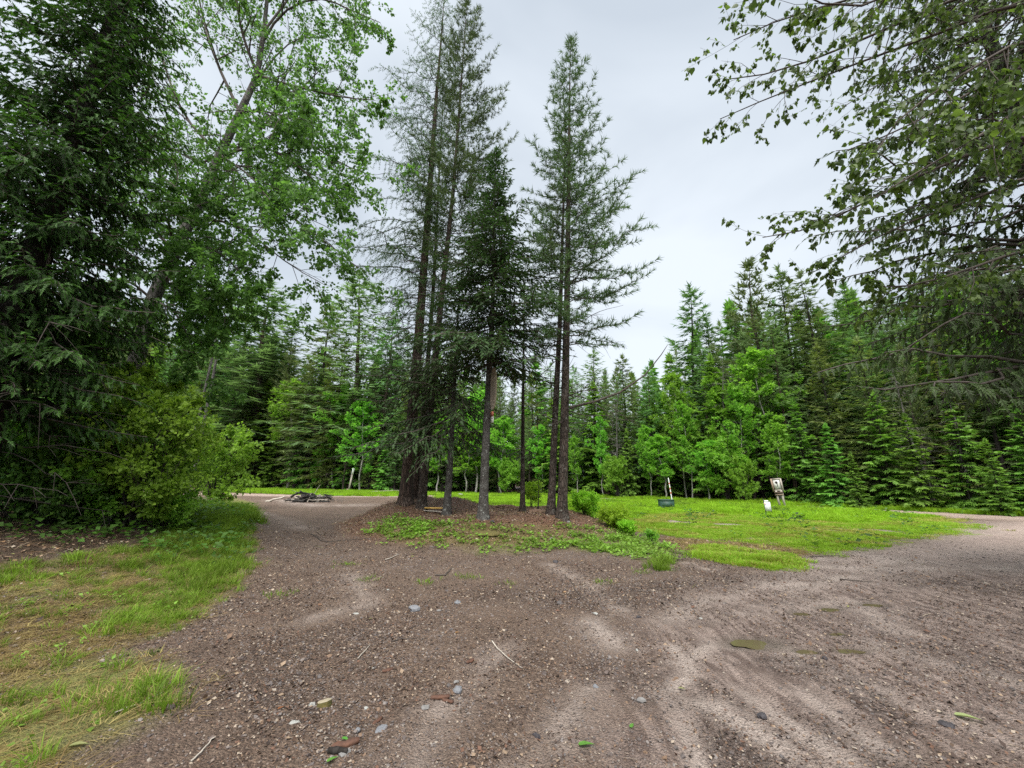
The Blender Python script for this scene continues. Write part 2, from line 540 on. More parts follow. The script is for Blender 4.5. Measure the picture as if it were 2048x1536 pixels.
M['white_paint'] = plain('white_paint', (.72, .74, .74), (.80, .80, .80), 3, .5, .05)
M['sign_white'] = plain('sign_white', (.62, .63, .60), (.72, .72, .69), 4, .5, .05)
M['sign_black'] = plain('sign_black', (.02, .02, .02), (.05, .045, .04), 9, .6, .05)
M['sign_red'] = plain('sign_red', (.52, .16, .10), (.60, .22, .15), 6, .6, .05)
M['sign_orange'] = plain('sign_orange', (.75, .32, .12), (.80, .40, .18), 6, .6, .05)
M['box_green'] = plain('box_green', (.022, .060, .044), (.034, .080, .060), 3, .5, .05)
M['charcoal'] = plain('charcoal', (.012, .012, .012), (.035, .033, .032), 9, .8, .5)
M['bleached'] = plain('bleached', (.30, .27, .23), (.46, .42, .36), 9, .85, .3)
M['leaf_pale'] = foliage('leaf_pale', (.20, .24, .09), (.25, .28, .12), .2)
M['leaf_green'] = foliage('leaf_green', (.07, .20, .03), (.10, .25, .04), .3)
M['leaf_orange'] = foliage('leaf_orange', (.28, .12, .03), (.3, .14, .04), .3)
M['moss'] = plain('moss', (.055, .058, .02), (.14, .11, .035), 14, .95, .6, dist=.03)
M['rock_blue'] = plain('rock_blue', (.11, .115, .125), (.20, .205, .22), 14, .6, .5)
M['rock_grey'] = plain('rock_grey', (.13, .125, .12), (.23, .225, .22), 14, .65, .5)
M['rock_pale'] = plain('rock_pale', (.22, .225, .21), (.33, .33, .31), 12, .6, .3)
M['rock_dark'] = plain('rock_dark', (.025, .022, .025), (.06, .055, .06), 12, .5, .5)
M['rock_tan'] = plain('rock_tan', (.34, .26, .18), (.48, .40, .29), 12, .7, .3)
M['earth'] = plain('earth', (.12, .072, .048), (.22, .145, .10), 14, .95, .6, dist=.04)
M['bark_chip'] = plain('bark_chip', (.055, .030, .022), (.12, .058, .036), 12, .8, .5, zs=.3)

# ------------------------------------------------------------------ ground masks (world space)
def poly(pts, f=None):
    f = f or (lambda a, b: gnd(a, b)[:2])
    return np.array([f(a, b) for a, b in pts])

def sdist(x, y, pg):
    """signed distance to a polygon, positive inside"""
    inside = np.zeros(np.shape(x), bool)
    dm = np.full(np.shape(x), 1e9)
    n = len(pg)
    for i in range(n):
        ax, ay = pg[i]; bx, by = pg[(i + 1) % n]
        c = ((ay > y) != (by > y)) & (x < (bx - ax) * (y - ay) / (by - ay + 1e-12) + ax)
        inside ^= c
        ex, ey = bx - ax, by - ay
        t = np.clip(((x - ax) * ex + (y - ay) * ey) / (ex * ex + ey * ey + 1e-12), 0, 1)
        dm = np.minimum(dm, np.hypot(x - ax - t * ex, y - ay - t * ey))
    return np.where(inside, dm, -dm)

PG_MEADOW = np.concatenate([poly([(860, 986), (1050, 990), (1190, 998.5), (1320, 1001), (1500, 1009), (1750, 1022), (1880, 1034), (1938, 1050)], flat),
                            poly([(1900, 1068), (1780, 1085), (1640, 1110), (1570, 1104), (1480, 1086), (1400, 1083), (1330, 1072), (1290, 1062)]),
                            np.array([[3.4, 12.6], [2.6, 14.5], [1.2, 17.0], [-2.5, 19.5]])])
PG_TALL = np.concatenate([poly([(860, 986), (1050, 990), (1190, 998.5), (1320, 1001), (1500, 1009), (1750, 1022), (1870, 1035),
                                (1720, 1046), (1560, 1036), (1430, 1028), (1320, 1024)], flat), np.array([[3.4, 15], [1.2, 17.0], [-2.5, 19.5]])])
PG_STRIP = poly([(1390, 1102), (1440, 1093), (1500, 1101), (1600, 1112), (1590, 1132), (1550, 1142), (1480, 1130), (1410, 1118)])
PG_BROWN = poly([(1300, 1070), (1400, 1080), (1480, 1084), (1570, 1100), (1640, 1108), (1590, 1120), (1450, 1102), (1350, 1098)])
PG_FARLEFT = poly([(380, 976), (560, 979), (700, 984), (860, 988), (860, 991), (760, 993), (640, 991), (440, 984)], flat)
PG_VERGE = np.concatenate([poly([(-300, 1135), (100, 1122), (290, 1088), (390, 1025), (450, 990), (505, 1005), (500, 1050), (495, 1130), (440, 1195), (330, 1268), (230, 1275),
                                 (190, 1305), (320, 1345), (345, 1400), (280, 1445), (200, 1485), (110, 1536)]), poly([(40, 1700), (-700, 1750), (-700, 1200)], flat)])
PG_THATCH = poly([(-300, 1215), (120, 1135), (250, 1105), (330, 1105), (350, 1108), (250, 1150), (215, 1215), (310, 1255), (200, 1295), (60, 1360), (-200, 1440)])
PG_COVER = poly([(740, 1048), (800, 1034), (860, 1046), (960, 1046), (1090, 1054), (1130, 1054), (1230, 1064), (1290, 1080), (1345, 1092), (1335, 1125), (1250, 1115),
                 (1130, 1095), (1080, 1104), (960, 1108), (880, 1094), (790, 1080)])
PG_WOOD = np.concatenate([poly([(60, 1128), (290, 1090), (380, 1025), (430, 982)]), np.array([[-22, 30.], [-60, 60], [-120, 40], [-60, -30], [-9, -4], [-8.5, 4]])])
TREELINE_PX = np.array([-200, 300, 440, 560, 700, 800, 1050, 1300, 1550, 1800, 2048, 2300, 2700], float)
TREELINE_PY = np.array([974, 975, 976, 978, 983, 986, 990, 998, 1007, 1019, 1031, 1046, 1070], float)
TL = np.array([flat(a, b) for a, b in zip(TREELINE_PX, TREELINE_PY)])
PG_FOREST = np.concatenate([TL, np.array([[60, 6], [140, 40], [60, 160], [-160, 160], [-160, 70]])])
ROAD = np.array([flat(*q) for q in [(2500, 1062), (2250, 1048), (2048, 1036), (1900, 1030), (1750, 1020.5), (1550, 1009.5), (1320, 1000.2), (1190, 997), (1000, 993.5), (860, 992), (700, 992), (560, 991), (440, 988), (250, 985)]])
PG_LOT = poly([(1250, 1560), (1290, 1300), (1360, 1200), (1560, 1120), (1650, 1106), (1800, 1082), (1930, 1056), (1960, 1042), (2200, 1040), (2600, 1080), (2600, 1560)], flat)
PG_FARLOT = poly([(1640, 1112), (1800, 1085), (1930, 1060), (1965, 1043), (2300, 1045), (2700, 1075), (2700, 1130), (2100, 1128), (1850, 1120), (1700, 1135)], flat)
PALE = [([(1345, 1290), (1385, 1350), (1335, 1395), (1385, 1470), (1410, 1560)], .11, .8), ([(1330, 1390), (1430, 1420), (1540, 1480), (1640, 1560)], .15, .8),
        ([(1480, 1380), (1560, 1440), (1690, 1520)], .12, .7), ([(1180, 1240), (1230, 1290)], .22, .75), ([(1330, 1240), (1420, 1200), (1560, 1170)], .3, .5),
        ([(1360, 1330), (1430, 1290), (1560, 1290), (1600, 1330)], .12, .7), ([(1000, 1300), (890, 1420), (800, 1560)], .22, .5), ([(1180, 1380), (1100, 1480), (1000, 1560)], .2, .5),
        ([(700, 1150), (740, 1210), (600, 1240)], .25, .4), ([(1100, 1130), (1180, 1170), (1240, 1220)], .2, .55), ([(1380, 1128), (1420, 1140)], .2, .7),
        ([(1640, 1130), (1760, 1115), (2100, 1095)], 1.1, .8), ([(1900, 1065), (2150, 1060)], 2.0, .8), ([(1560, 1170), (1750, 1140), (2100, 1130)], .5, .7), ([(1500, 1230), (1700, 1200), (1800, 1260)], .25, .5),
        ([(1620, 1400), (1760, 1500)], .15, .6), ([(1700, 1360), (2000, 1480)], .2, .4), ([(1750, 1290), (2048, 1370)], .2, .4), ([(1320, 1072), (1300, 1085)], .15, .6), ([(560, 1000), (640, 1012), (720, 1010)], 1.2, .6), ([(520, 1040), (600, 1060)], .5, .35)]
PALE_M = [([(1350, 1043), (1480, 1050), (1650, 1060)], .6, 1), ([(1560, 1052), (1780, 1062)], .55, 1), ([(1280, 1052), (1310, 1055)], .5, .9), ([(1520, 1078), (1560, 1083)], .4, .9),
          ([(1610, 1085), (1625, 1087)], .3, .9), ([(1450, 1040), (1400, 1042)], .5, .9)]
PALE_W = [(poly(p, flat), w, s) for p, w, s in PALE]
PALE_MW = [(poly(p, flat), w, s) for p, w, s in PALE_M]
DARK_W = [(poly(p, flat), w, s) for p, w, s in [([(1730, 1390), (1790, 1440)], .2, .9), ([(1560, 1330), (1660, 1350)], .22, .7), ([(1000, 1190), (1330, 1200)], .5, .5), ([(1250, 1180), (1600, 1150)], .3, .6),
          ([(560, 1300), (720, 1260)], .35, .6), ([(600, 1420), (500, 1350)], .3, .6), ([(1200, 1340), (1330, 1380)], .3, .6), ([(1400, 1380), (1480, 1460)], .18, .7),
          ([(1900, 1170), (2100, 1190)], .6, .6), ([(1850, 1300), (2048, 1340)], .4, .5), ([(1430, 1490), (1530, 1560)], .2, .8), ([(1700, 1480), (1850, 1560)], .2, .6)]]

def masks(x, y):
    j = 0.5 * fbm(x * 1.3, y * 1.3, 31, 4)
    j2 = 0.25 * fbm(x * 4, y * 4, 37, 3)
    e = lambda pg, w: sstep(-w, w, sdist(x, y, pg) + (j + j2) * min(2.2 * w + .3, 1.6))
    d = {}
    bare = np.zeros(np.shape(x))
    for pl, w, s in PALE_MW:
        bare = np.maximum(bare, s * sstep(1.0, .2, ldist(x, y, pl) / w + 5 * (j + j2) + .35))
    meadow = sstep(-.9, .9, sdist(x, y, PG_MEADOW) + 2.2 * (j + j2))
    d['tall'] = e(PG_TALL, .6) * meadow
    patch = sstep(-.22, .05, fbm(x * 2.1, y * 2.1, 71, 4) + .12)
    brown = sstep(-.25, .3, sdist(x, y, PG_BROWN) + 1.6 * (j + j2))
    d['meadow'] = meadow * (1 - bare) * (1 - .85 * brown)
    d['strip'] = e(PG_STRIP, .3)
    d['farleft'] = e(PG_FARLEFT, .8)
    d['verge'] = e(PG_VERGE, .22)
    d['thatch'] = np.maximum(e(PG_THATCH, .3) * d['verge'] * (.25 + .75 * sstep(-.12, .1, fbm(x * 1.2, y * 1.2, 57, 3))), .7 * sstep(.12, .25, fbm(x * 1.6, y * 1.6, 53, 3)) * d['verge'])
    d['thatch'] = np.maximum(d['thatch'], .75 * e(PG_FARLEFT, .8) * sstep(-15, -26, x) )
    d['cover'] = e(PG_COVER, .3) * patch
    d['brown'] = brown
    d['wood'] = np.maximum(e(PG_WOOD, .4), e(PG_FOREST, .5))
    d['isle'] = sstep(.04, .2, mound(x, y) + .12 * (j + j2))
    d['road'] = sstep(1.0, .55, (ldist(x, y, ROAD) + .5 * j) / 2.2)
    d['road'] = np.maximum(d['road'], .85 * sstep(-.6, 1.2, sdist(x, y, PG_FARLOT) + 3 * (j + j2)))
    d['lot'] = e(PG_LOT, .6)
    p = np.zeros(np.shape(x)); q = np.zeros(np.shape(x))
    brk = .45 + .55 * sstep(-.16, .10, fbm(x * 2.4, y * 2.4, 34, 4))
    for pl, w, s in PALE_W:
        dd_ = ldist(x, y, pl) / (.75 * w) + 2.6 * (j2 + .35 * j) + .7 * fbm(x * 9, y * 9, 33, 3)
        p = np.maximum(p, (.7 * s * sstep(2.2, .4, dd_) + .4 * min(1.3 * s, 1) * sstep(.8, .2, dd_)) * brk)
    for pl, w, s in DARK_W:
        q = np.maximum(q, s * sstep(1.5, .2, ldist(x, y, pl) / w + 2.2 * (j + j2)))
    d['pale'] = np.maximum(p, bare); d['dark'] = q
    d['wet'] = np.zeros(np.shape(x))
    for (u, v, rx, ry) in PUD:
        d['wet'] = np.maximum(d['wet'], sstep(2.0, .9, np.sqrt(((x - u) / (rx * 1.2)) ** 2 + ((y - v) / (ry * 1.6)) ** 2)))
    g = np.maximum.reduce([d['meadow'], d['strip'], d['farleft'] * (1 - d['thatch']), d['verge'] * (1 - .85 * d['thatch']), d['cover'] * .5])
    d['grass'] = g * (1 - .9 * d['road'] * (1 - d['meadow']))
    return d

# ------------------------------------------------------------------ ground sheet
def build_ground():
    rr = [0.6]
    while rr[-1] < 12:
        rr.append(rr[-1] * 1.012)
    while rr[-1] < 300:
        rr.append(rr[-1] * 1.03)
    rr.append(600.0)
    rr = np.array(rr)
    a_front = np.linspace(R(-66), R(66), 420)
    a_back = np.linspace(R(66), R(294), 70)[1:-1]
    aa = np.concatenate([a_front, a_back])
    n, m = len(rr), len(aa)
    RR, AA = np.meshgrid(rr, aa, indexing='ij')
    X, Y = RR * np.sin(AA), RR * np.cos(AA)
    Z = terr(X, Y)
    fine = np.exp(-(RR / 9) ** 2)
    Z = Z + fine * (0.024 * fbm(X * 12, Y * 12, 41, 3) + 0.010 * fbm(X * 30, Y * 30, 43, 2))
    mk = masks(X, Y)
    V = np.stack([X, Y, Z], -1).reshape(-1, 3)
    V = np.concatenate([V, [[0, 0, float(terr(0., 0.))]]])
    i, j = np.meshgrid(np.arange(n - 1), np.arange(m), indexing='ij')
    j2 = (j + 1) % m
    Q = np.stack([i * m + j, (i + 1) * m + j, (i + 1) * m + j2, i * m + j2], -1).reshape(-1, 4)
    c = len(V) - 1
    k = np.arange(m)
    T = np.stack([np.full(m, c), k, (k + 1) % m], -1)
    at_ = {}
    for key in ('grass', 'thatch', 'wood', 'isle', 'brown', 'pale', 'dark', 'wet', 'lot', 'road'):
        at_[key] = np.append(mk[key].ravel(), mk[key].ravel()[0])
    mt, nn, l, b, o = newmat('ground')
    A = {}
    for key in at_:
        x = nn.new('ShaderNodeAttribute'); x.attribute_name = key; A[key] = x.outputs['Fac']
    tc = nn.new('ShaderNodeTexCoord'); P = tc.outputs['Object']
    n1 = noise(nn, l, P, 1.3, 6, .6, .3)
    n2 = noise(nn, l, P, 7, 6, .65)
    n3 = noise(nn, l, P, 38, 6, .7)
    n4 = noise(nn, l, P, 120, 4, .7)
    vo = nn.new('ShaderNodeTexVoronoi'); vo.inputs['Scale'].default_value = 62; l.new(P, vo.inputs['Vector'])
    vo2 = nn.new('ShaderNodeTexVoronoi'); vo2.inputs['Scale'].default_value = 130; l.new(P, vo2.inputs['Vector'])
    mp = nn.new('ShaderNodeMapping'); mp.inputs['Rotation'].default_value = (0, 0, R(-38)); mp.inputs['Scale'].default_value = (4.5, 1.0, 1)
    l.new(P, mp.inputs['Vector'])
    ns = noise(nn, l, mp.outputs[0], 2.2, 10, .74, .4)
    # gravel: brown grey mud, little cells of stone in it
    sep = nn.new('ShaderNodeSeparateColor'); l.new(vo.outputs['Color'], sep.inputs[0])
    sep2 = nn.new('ShaderNodeSeparateColor'); l.new(vo2.outputs['Color'], sep2.inputs[0])
    mud = mixc(nn, l, rng_map(nn, l, n2, .3, .7), (.085, .055, .041), (.185, .132, .10))
    mud = mixc(nn, l, rng_map(nn, l, n1, .38, .62), mud, (.23, .17, .13))
    cell = ramp(nn, l, sep.outputs[0], [(0, (.035, .023, .018)), (.35, (.095, .066, .052)), (.62, (.17, .125, .10)), (.86, (.25, .19, .15)), (1, (.40, .33, .27))])
    cell2 = ramp(nn, l, sep2.outputs[0], [(0, (.04, .03, .026)), (.5, (.125, .097, .082)), (1, (.27, .235, .20))])
    grav = mixc(nn, l, .42, mixc(nn, l, .45, mud, cell2), cell)
    grav = mixc(nn, l, math_(nn, l, 'MULTIPLY', rng_map(nn, l, n3, .5, .72), .55), grav, (.035, .027, .023))
    lotc = mixc(nn, l, rng_map(nn, l, ns, .40, .62), (.15, .118, .110), (.40, .345, .325))
    grav = mixc(nn, l, math_(nn, l, 'MULTIPLY', A['lot'], .78), grav, lotc)
    grav = mixc(nn, l, math_(nn, l, 'MULTIPLY', A['dark'], rng_map(nn, l, math_(nn, l, 'ADD', math_(nn, l, 'MULTIPLY', n3, .6), math_(nn, l, 'MULTIPLY', n2, .4)), .42, .56)), grav, (.04, .03, .026))
    palec = mixc(nn, l, rng_map(nn, l, n3, .3, .7), (.33, .295, .277), (.52, .475, .45))
    pf = math_(nn, l, 'MULTIPLY', A['pale'], rng_map(nn, l, math_(nn, l, 'ADD', math_(nn, l, 'MULTIPLY', n3, .5), math_(nn, l, 'MULTIPLY', n2, .5)), .30, .50))
    grav = mixc(nn, l, pf, grav, palec)
    grav = mixc(nn, l, math_(nn, l, 'MULTIPLY', A['road'], .8), grav, mixc(nn, l, rng_map(nn, l, ns, .35, .65), (.36, .30, .275), (.56, .475, .44)))
    # litter under trees
    lit = mixc(nn, l, rng_map(nn, l, n3, .35, .65), (.095, .052, .034), (.26, .155, .10))
    lit = mixc(nn, l, rng_map(nn, l, n4, .58, .72), lit, (.24, .17, .115))
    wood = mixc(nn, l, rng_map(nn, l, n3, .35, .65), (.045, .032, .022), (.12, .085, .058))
    c_ = mixc(nn, l, A['isle'], grav, lit)
    c_ = mixc(nn, l, A['brown'], c_, mixc(nn, l, rng_map(nn, l, n3, .3, .7), (.13, .075, .042), (.27, .17, .095)))
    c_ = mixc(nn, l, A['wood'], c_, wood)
    soil = mixc(nn, l, rng_map(nn, l, n3, .35, .65), (.12, .13, .03), (.27, .27, .07))
    c_ = mixc(nn, l, math_(nn, l, 'MULTIPLY', A['grass'], .85), c_, soil)
    c_ = mixc(nn, l, math_(nn, l, 'MULTIPLY', A['thatch'], rng_map(nn, l, n2, .25, .6)), c_, mixc(nn, l, rng_map(nn, l, n3, .3, .7), (.15, .105, .05), (.31, .235, .115)))
    c_ = mixc(nn, l, math_(nn, l, 'MULTIPLY', A['wet'], .6), c_, (.10, .088, .072))
    c_ = mixc(nn, l, math_(nn, l, 'SUBTRACT', 1.0, A['grass'], True), c_, (1.06, .97, .90), 'MULTIPLY')
    l.new(c_, b.inputs['Base Color'])
    ro = math_(nn, l, 'SUBTRACT', rng_map(nn, l, n2, .3, .7, .62, .85), math_(nn, l, 'MULTIPLY', A['wet'], .25))
    l.new(ro, b.inputs['Roughness'])
    b.inputs['Specular IOR Level'].default_value = .35
    h = math_(nn, l, 'ADD', math_(nn, l, 'MULTIPLY', n3, .7), math_(nn, l, 'MULTIPLY', vo.outputs['Distance'], -.5))
    h = math_(nn, l, 'ADD', h, math_(nn, l, 'MULTIPLY', n4, .3))
    bp = nn.new('ShaderNodeBump'); bp.inputs['Strength'].default_value = 1.0; bp.inputs['Distance'].default_value = .07
    l.new(h, bp.inputs['Height']); l.new(bp.outputs[0], b.inputs['Normal'])
    me = mesh_np('ground', V, T, Q, at_, True, [mt])
    obj('ground', me, kind='structure')
build_ground()

# ------------------------------------------------------------------ scatter by geometry nodes (uncountable stuff only)
def source(name, me):
    return bpy.data.objects.new(name, me)

def scatter(name, pts, rot, scl, idx, sources, label, cat):
    pts = np.asarray(pts, np.float32)
    me = bpy.data.meshes.new(name)
    me.vertices.add(len(pts)); me.vertices.foreach_set('co', pts.ravel())
    a = me.attributes.new('rot', 'FLOAT_VECTOR', 'POINT'); a.data.foreach_set('vector', np.asarray(rot, np.float32).ravel())
    s = np.asarray(scl, np.float32)
    if s.ndim == 1:
        s = np.repeat(s[:, None], 3, 1)
    a = me.attributes.new('scl', 'FLOAT_VECTOR', 'POINT'); a.data.foreach_set('vector', s.ravel())
    a = me.attributes.new('idx', 'INT', 'POINT'); a.data.foreach_set('value', np.asarray(idx, np.int32))
    o = obj(name, me, kind='stuff')
    tag(o, label, cat)
    ng = bpy.data.node_groups.new(name, 'GeometryNodeTree')
    ng.interface.new_socket('Geometry', in_out='INPUT', socket_type='NodeSocketGeometry')
    ng.interface.new_socket('Geometry', in_out='OUTPUT', socket_type='NodeSocketGeometry')
    n, l = ng.nodes, ng.links
    gi, go = n.new('NodeGroupInput'), n.new('NodeGroupOutput')
    jn = n.new('GeometryNodeJoinGeometry')
    for s_ in reversed(list(sources)):
        oi = n.new('GeometryNodeObjectInfo'); oi.inputs['Object'].default_value = s_; oi.inputs['As Instance'].default_value = True
        l.new(oi.outputs['Geometry'], jn.inputs[0])
    ip = n.new('GeometryNodeInstanceOnPoints'); ip.inputs['Pick Instance'].default_value = True
    def na(nm, ty):
        x = n.new('GeometryNodeInputNamedAttribute'); x.data_type = ty; x.inputs['Name'].default_value = nm
        return x.outputs[0]
    l.new(gi.outputs[0], ip.inputs['Points']); l.new(jn.outputs[0], ip.inputs['Instance'])
    l.new(na('idx', 'INT'), ip.inputs['Instance Index'])
    l.new(na('rot', 'FLOAT_VECTOR'), ip.inputs['Rotation'])
    l.new(na('scl', 'FLOAT_VECTOR'), ip.inputs['Scale'])
    l.new(ip.outputs[0], go.inputs[0])
    md = o.modifiers.new('scatter', 'NODES'); md.node_group = ng
    return o

def sample(seed, n, x0, x1, y0, y1, dens):
    g = np.random.default_rng(seed)
    x, y = g.uniform(x0, x1, n), g.uniform(y0, y1, n)
    keep = g.random(n) < dens(x, y)
    return x[keep], y[keep]

def in_view(x, y, pad=1.5):
    return (y > .9) & (np.abs(x) < 1.36 * y * 1.0 + pad)

# ------------------------------------------------------------------ trees: needle trees
def prof_cone(p=.8):
    return lambda t: (1 - t) ** p

def conifer(seed, axis, r0, z0, z1, prof, nb, elev, sag=.15, tip=.06, K=7, whorl=0.0, lop=None, dens=6, s0=.15, lf=.35, tmin=.08, ang=55,
            tdrop=-.2, spray='fir', size=.12, step=.1, width=1.0, Lvar=(.7, 1.1), curl=.15, twig_tubes=False, br_r=.011, sides=4, dead=None, trunk_sides=10,
            flare=.55, updir=True, dead_r=.007, tipgain=.5, roll=.12):
    """axis: (z, x, y) arrays, local; returns trunk, branches, crown as Acc"""
    g = np.random.default_rng(seed)
    az, ax, ay = (np.asarray(q, float) for q in axis)
    H = az[-1]
    tr, br, cr = Acc(), Acc(), Acc()
    nz = 26
    zz = np.concatenate([[-.25, 0, .12, .3], np.linspace(.6, H, nz)])
    rad = r0 * np.maximum(1 - np.maximum(zz, 0) / H, 0.02) ** .8 + r0 * flare * np.exp(-np.maximum(zz, 0) / .22)
    tr.tube(np.stack([np.interp(zz, az, ax), np.interp(zz, az, ay), zz], -1)[None], rad[None], trunk_sides)
    def branches(z, L, e, phi, sg, tp):
        N = len(z)
        s = np.linspace(0, 1, K)[None]
        d = np.stack([np.cos(phi), np.sin(phi)], -1)
        side = np.stack([-d[:, 1], d[:, 0]], -1)
        hor = L[:, None] * s * np.cos(e)[:, None]
        ver = L[:, None] * (s * np.sin(e)[:, None] - sg * s ** 2 + tp * s ** 3)
        wob = np.cumsum(g.normal(0, .05, (N, K)), 1) * L[:, None]; wob[:, 0] = 0
        P = np.empty((N, K, 3))
        P[..., 0] = np.interp(z, az, ax)[:, None] + d[:, 0:1] * hor + side[:, 0:1] * wob
        P[..., 1] = np.interp(z, az, ay)[:, None] + d[:, 1:2] * hor + side[:, 1:2] * wob
        P[..., 2] = z[:, None] + ver + np.roll(wob, 1, 0) * .6 * (s > 0)
        return P
    t = (np.arange(nb) + g.random(nb)) / nb
    z = z0 + (z1 - z0) * t
    if whorl:
        z = np.round(z / whorl) * whorl + g.normal(0, whorl * .09, nb)
        z = np.clip(z, z0, z1)
    t = (z - z0) / (z1 - z0)
    phi = np.arange(nb) * 2.39996 + g.normal(0, .35, nb)
    L = np.array([prof(q) for q in t]) * g.uniform(*Lvar, nb)
    if lop:
        L = L * (1 + lop[1] * np.cos(phi - lop[0]))
    e = R(1) * (np.array([elev(q) for q in t]) + g.normal(0, 6, nb))
    P = branches(z, L, e, phi, sag, tip)
    sr = np.linspace(1, .25, K)[None]
    rb = np.clip(L * br_r, .004, .06)[:, None] * sr
    br.tube(P, rb, sides)
    if dead:
        dn, dz0, dz1, dl = dead
        zd = g.uniform(dz0, dz1, dn); Ld = dl * g.uniform(.25, 1, dn)
        Pd = branches(zd, Ld, R(1) * g.normal(2, 12, dn), g.uniform(0, 2 * PI, dn), .25, .1)
        br.tube(Pd, np.clip(Ld * .009, dead_r * .5, .02)[:, None] * sr, 3)
        # bare side twigs
        k = 5
        ii = np.repeat(np.arange(dn), k); ss = g.uniform(.25, .95, dn * k); jj = np.clip((ss * (K - 1)).astype(int), 0, K - 2)
        p0 = Pd[ii, jj]; dd = norm(norm(Pd[ii, jj + 1] - p0) + g.normal(0, .6, (dn * k, 3)) + np.array([0, 0, -.25]))
        ll = Ld[ii] * g.uniform(.12, .4, dn * k)
        Pt = p0[:, None] + dd[:, None] * (np.linspace(0, 1, 3)[None, :, None] * ll[:, None, None]) - np.array([0, 0, .12]) * (np.linspace(0, 1, 3) ** 2)[None, :, None] * ll[:, None, None]
        br.tube(Pt, np.repeat([[dead_r, dead_r * .7, dead_r * .3]], dn * k, 0), 3)
    # twigs
    cnt = np.maximum(2, (L * dens * 2 * (1 - s0)).astype(int))
    bi = np.repeat(np.arange(nb), cnt)
    order = np.concatenate([np.arange(c) for c in cnt])
    s = s0 + (1 - s0) * (order + g.random(len(order))) / np.repeat(cnt, cnt)
    s = np.minimum(s, .995)
    f = s * (K - 1); j = f.astype(int); fr = (f - j)[:, None]
    p0 = P[bi, j] * (1 - fr) + P[bi, j + 1] * fr
    T = norm(P[bi, j + 1] - P[bi, j])
    up = np.array([0, 0, 1.0])
    S = norm(np.cross(T, up)) * np.where(order % 2, 1, -1)[:, None]
    a = R(1) * g.normal(ang, 9, len(s))
    d = T * np.cos(a)[:, None] + S * np.sin(a)[:, None]
    d[:, 2] += tdrop + g.normal(0, roll, len(s))
    d = norm(d)
    tl = np.maximum(tmin, L[bi] * lf * (1 - s) ** .7 * g.uniform(.6, 1.2, len(s)))
    # branch tip twig
    p0 = np.concatenate([p0, P[:, -1]]); d = np.concatenate([d, norm(P[:, -1] - P[:, -2])]); tl = np.concatenate([tl, np.maximum(tmin, L * .12)])
    tt = np.concatenate([s, np.ones(nb)])
    if twig_tubes:
        q = np.linspace(0, 1, 3)
        Pt = p0[:, None] + d[:, None] * (q[None, :, None] * tl[:, None, None])
        Pt[:, :, 2] -= curl * tl[:, None] * q[None] ** 2
        br.tube(Pt, np.repeat([[twig_tubes, twig_tubes * .8, twig_tubes * .4]], len(tl), 0), 3)
    k = np.maximum(1, np.round(tl / step).astype(int))
    ti = np.repeat(np.arange(len(tl)), k)
    oo = np.concatenate([np.arange(c) for c in k])
    u = (oo + .0) / np.repeat(k, k)
    pos = p0[ti] + d[ti] * (u * tl[ti])[:, None]
    pos[:, 2] -= curl * tl[ti] * u ** 2
    dd = d[ti].copy(); dd[:, 2] -= 2 * curl * u
    dd = norm(dd + g.normal(0, .13, dd.shape))
    U = np.array([0, 0, 1.0]) + g.normal(0, .3, dd.shape) if updir else g.normal(size=dd.shape)
    sz = size * g.uniform(.75, 1.25, len(ti))
    tint = np.clip(g.random(len(ti)) * .55 + tipgain * (u * .5 + tt[ti] * .5) - .1, 0, 1)
    cr.bake(TM[spray], pos, dd, U, np.stack([sz, sz * width, sz * width], -1), tint)
    # leader
    n = 6
    zl = np.linspace(z1, H, n)
    cr.bake(TM[spray], np.stack([np.interp(zl, az, ax), np.interp(zl, az, ay), zl], -1), np.repeat([[0, 0, 1.0]], n, 0) + g.normal(0, .2, (n, 3)), g.normal(size=(n, 3)), np.full(n, size * 1.2), g.random(n))
    return tr, br, cr

def assemble(name, label, cat, loc, accs, mats, group=None, rz=0, scale=None, crown='crown'):
    r = root(name, label, cat, loc, rz, group)
    tr, br, cr = accs
    obj('trunk', tr.mesh('trunk', [mats[0]], True), r)
    if br is not None and br.V:
        obj('branches', br.mesh('branches', [mats[1]], True), r, kind='stuff')
    if cr is not None and cr.V:
        obj(crown, cr.mesh(crown, [mats[2]]), r)
    if scale is not None:
        r.scale = scale
    return r

def copy_tree(r, loc, scale, rz, label, cat, group):
    c = r.copy(); COL.objects.link(c)
    c.location = loc; c.scale = scale; c.rotation_euler = (0, 0, rz)
    c['label'] = label; c['category'] = cat
    if group:
        c['group'] = group
    for ch in r.children:
        d = ch.copy(); COL.objects.link(d); d.parent = c
    return c

def path_axis(base, pts, Y):
    """trunk through the photograph's points, in depth Y; local to base, always rising"""
    w = [np.array(base, float)] + [at(a, b, Y) for a, b in pts]
    w = np.array(w) - np.array(base, float)
    z = np.linspace(0, w[-1, 2], 24)
    return z, np.interp(z, w[:, 2], w[:, 0]), np.interp(z, w[:, 2], w[:, 1])

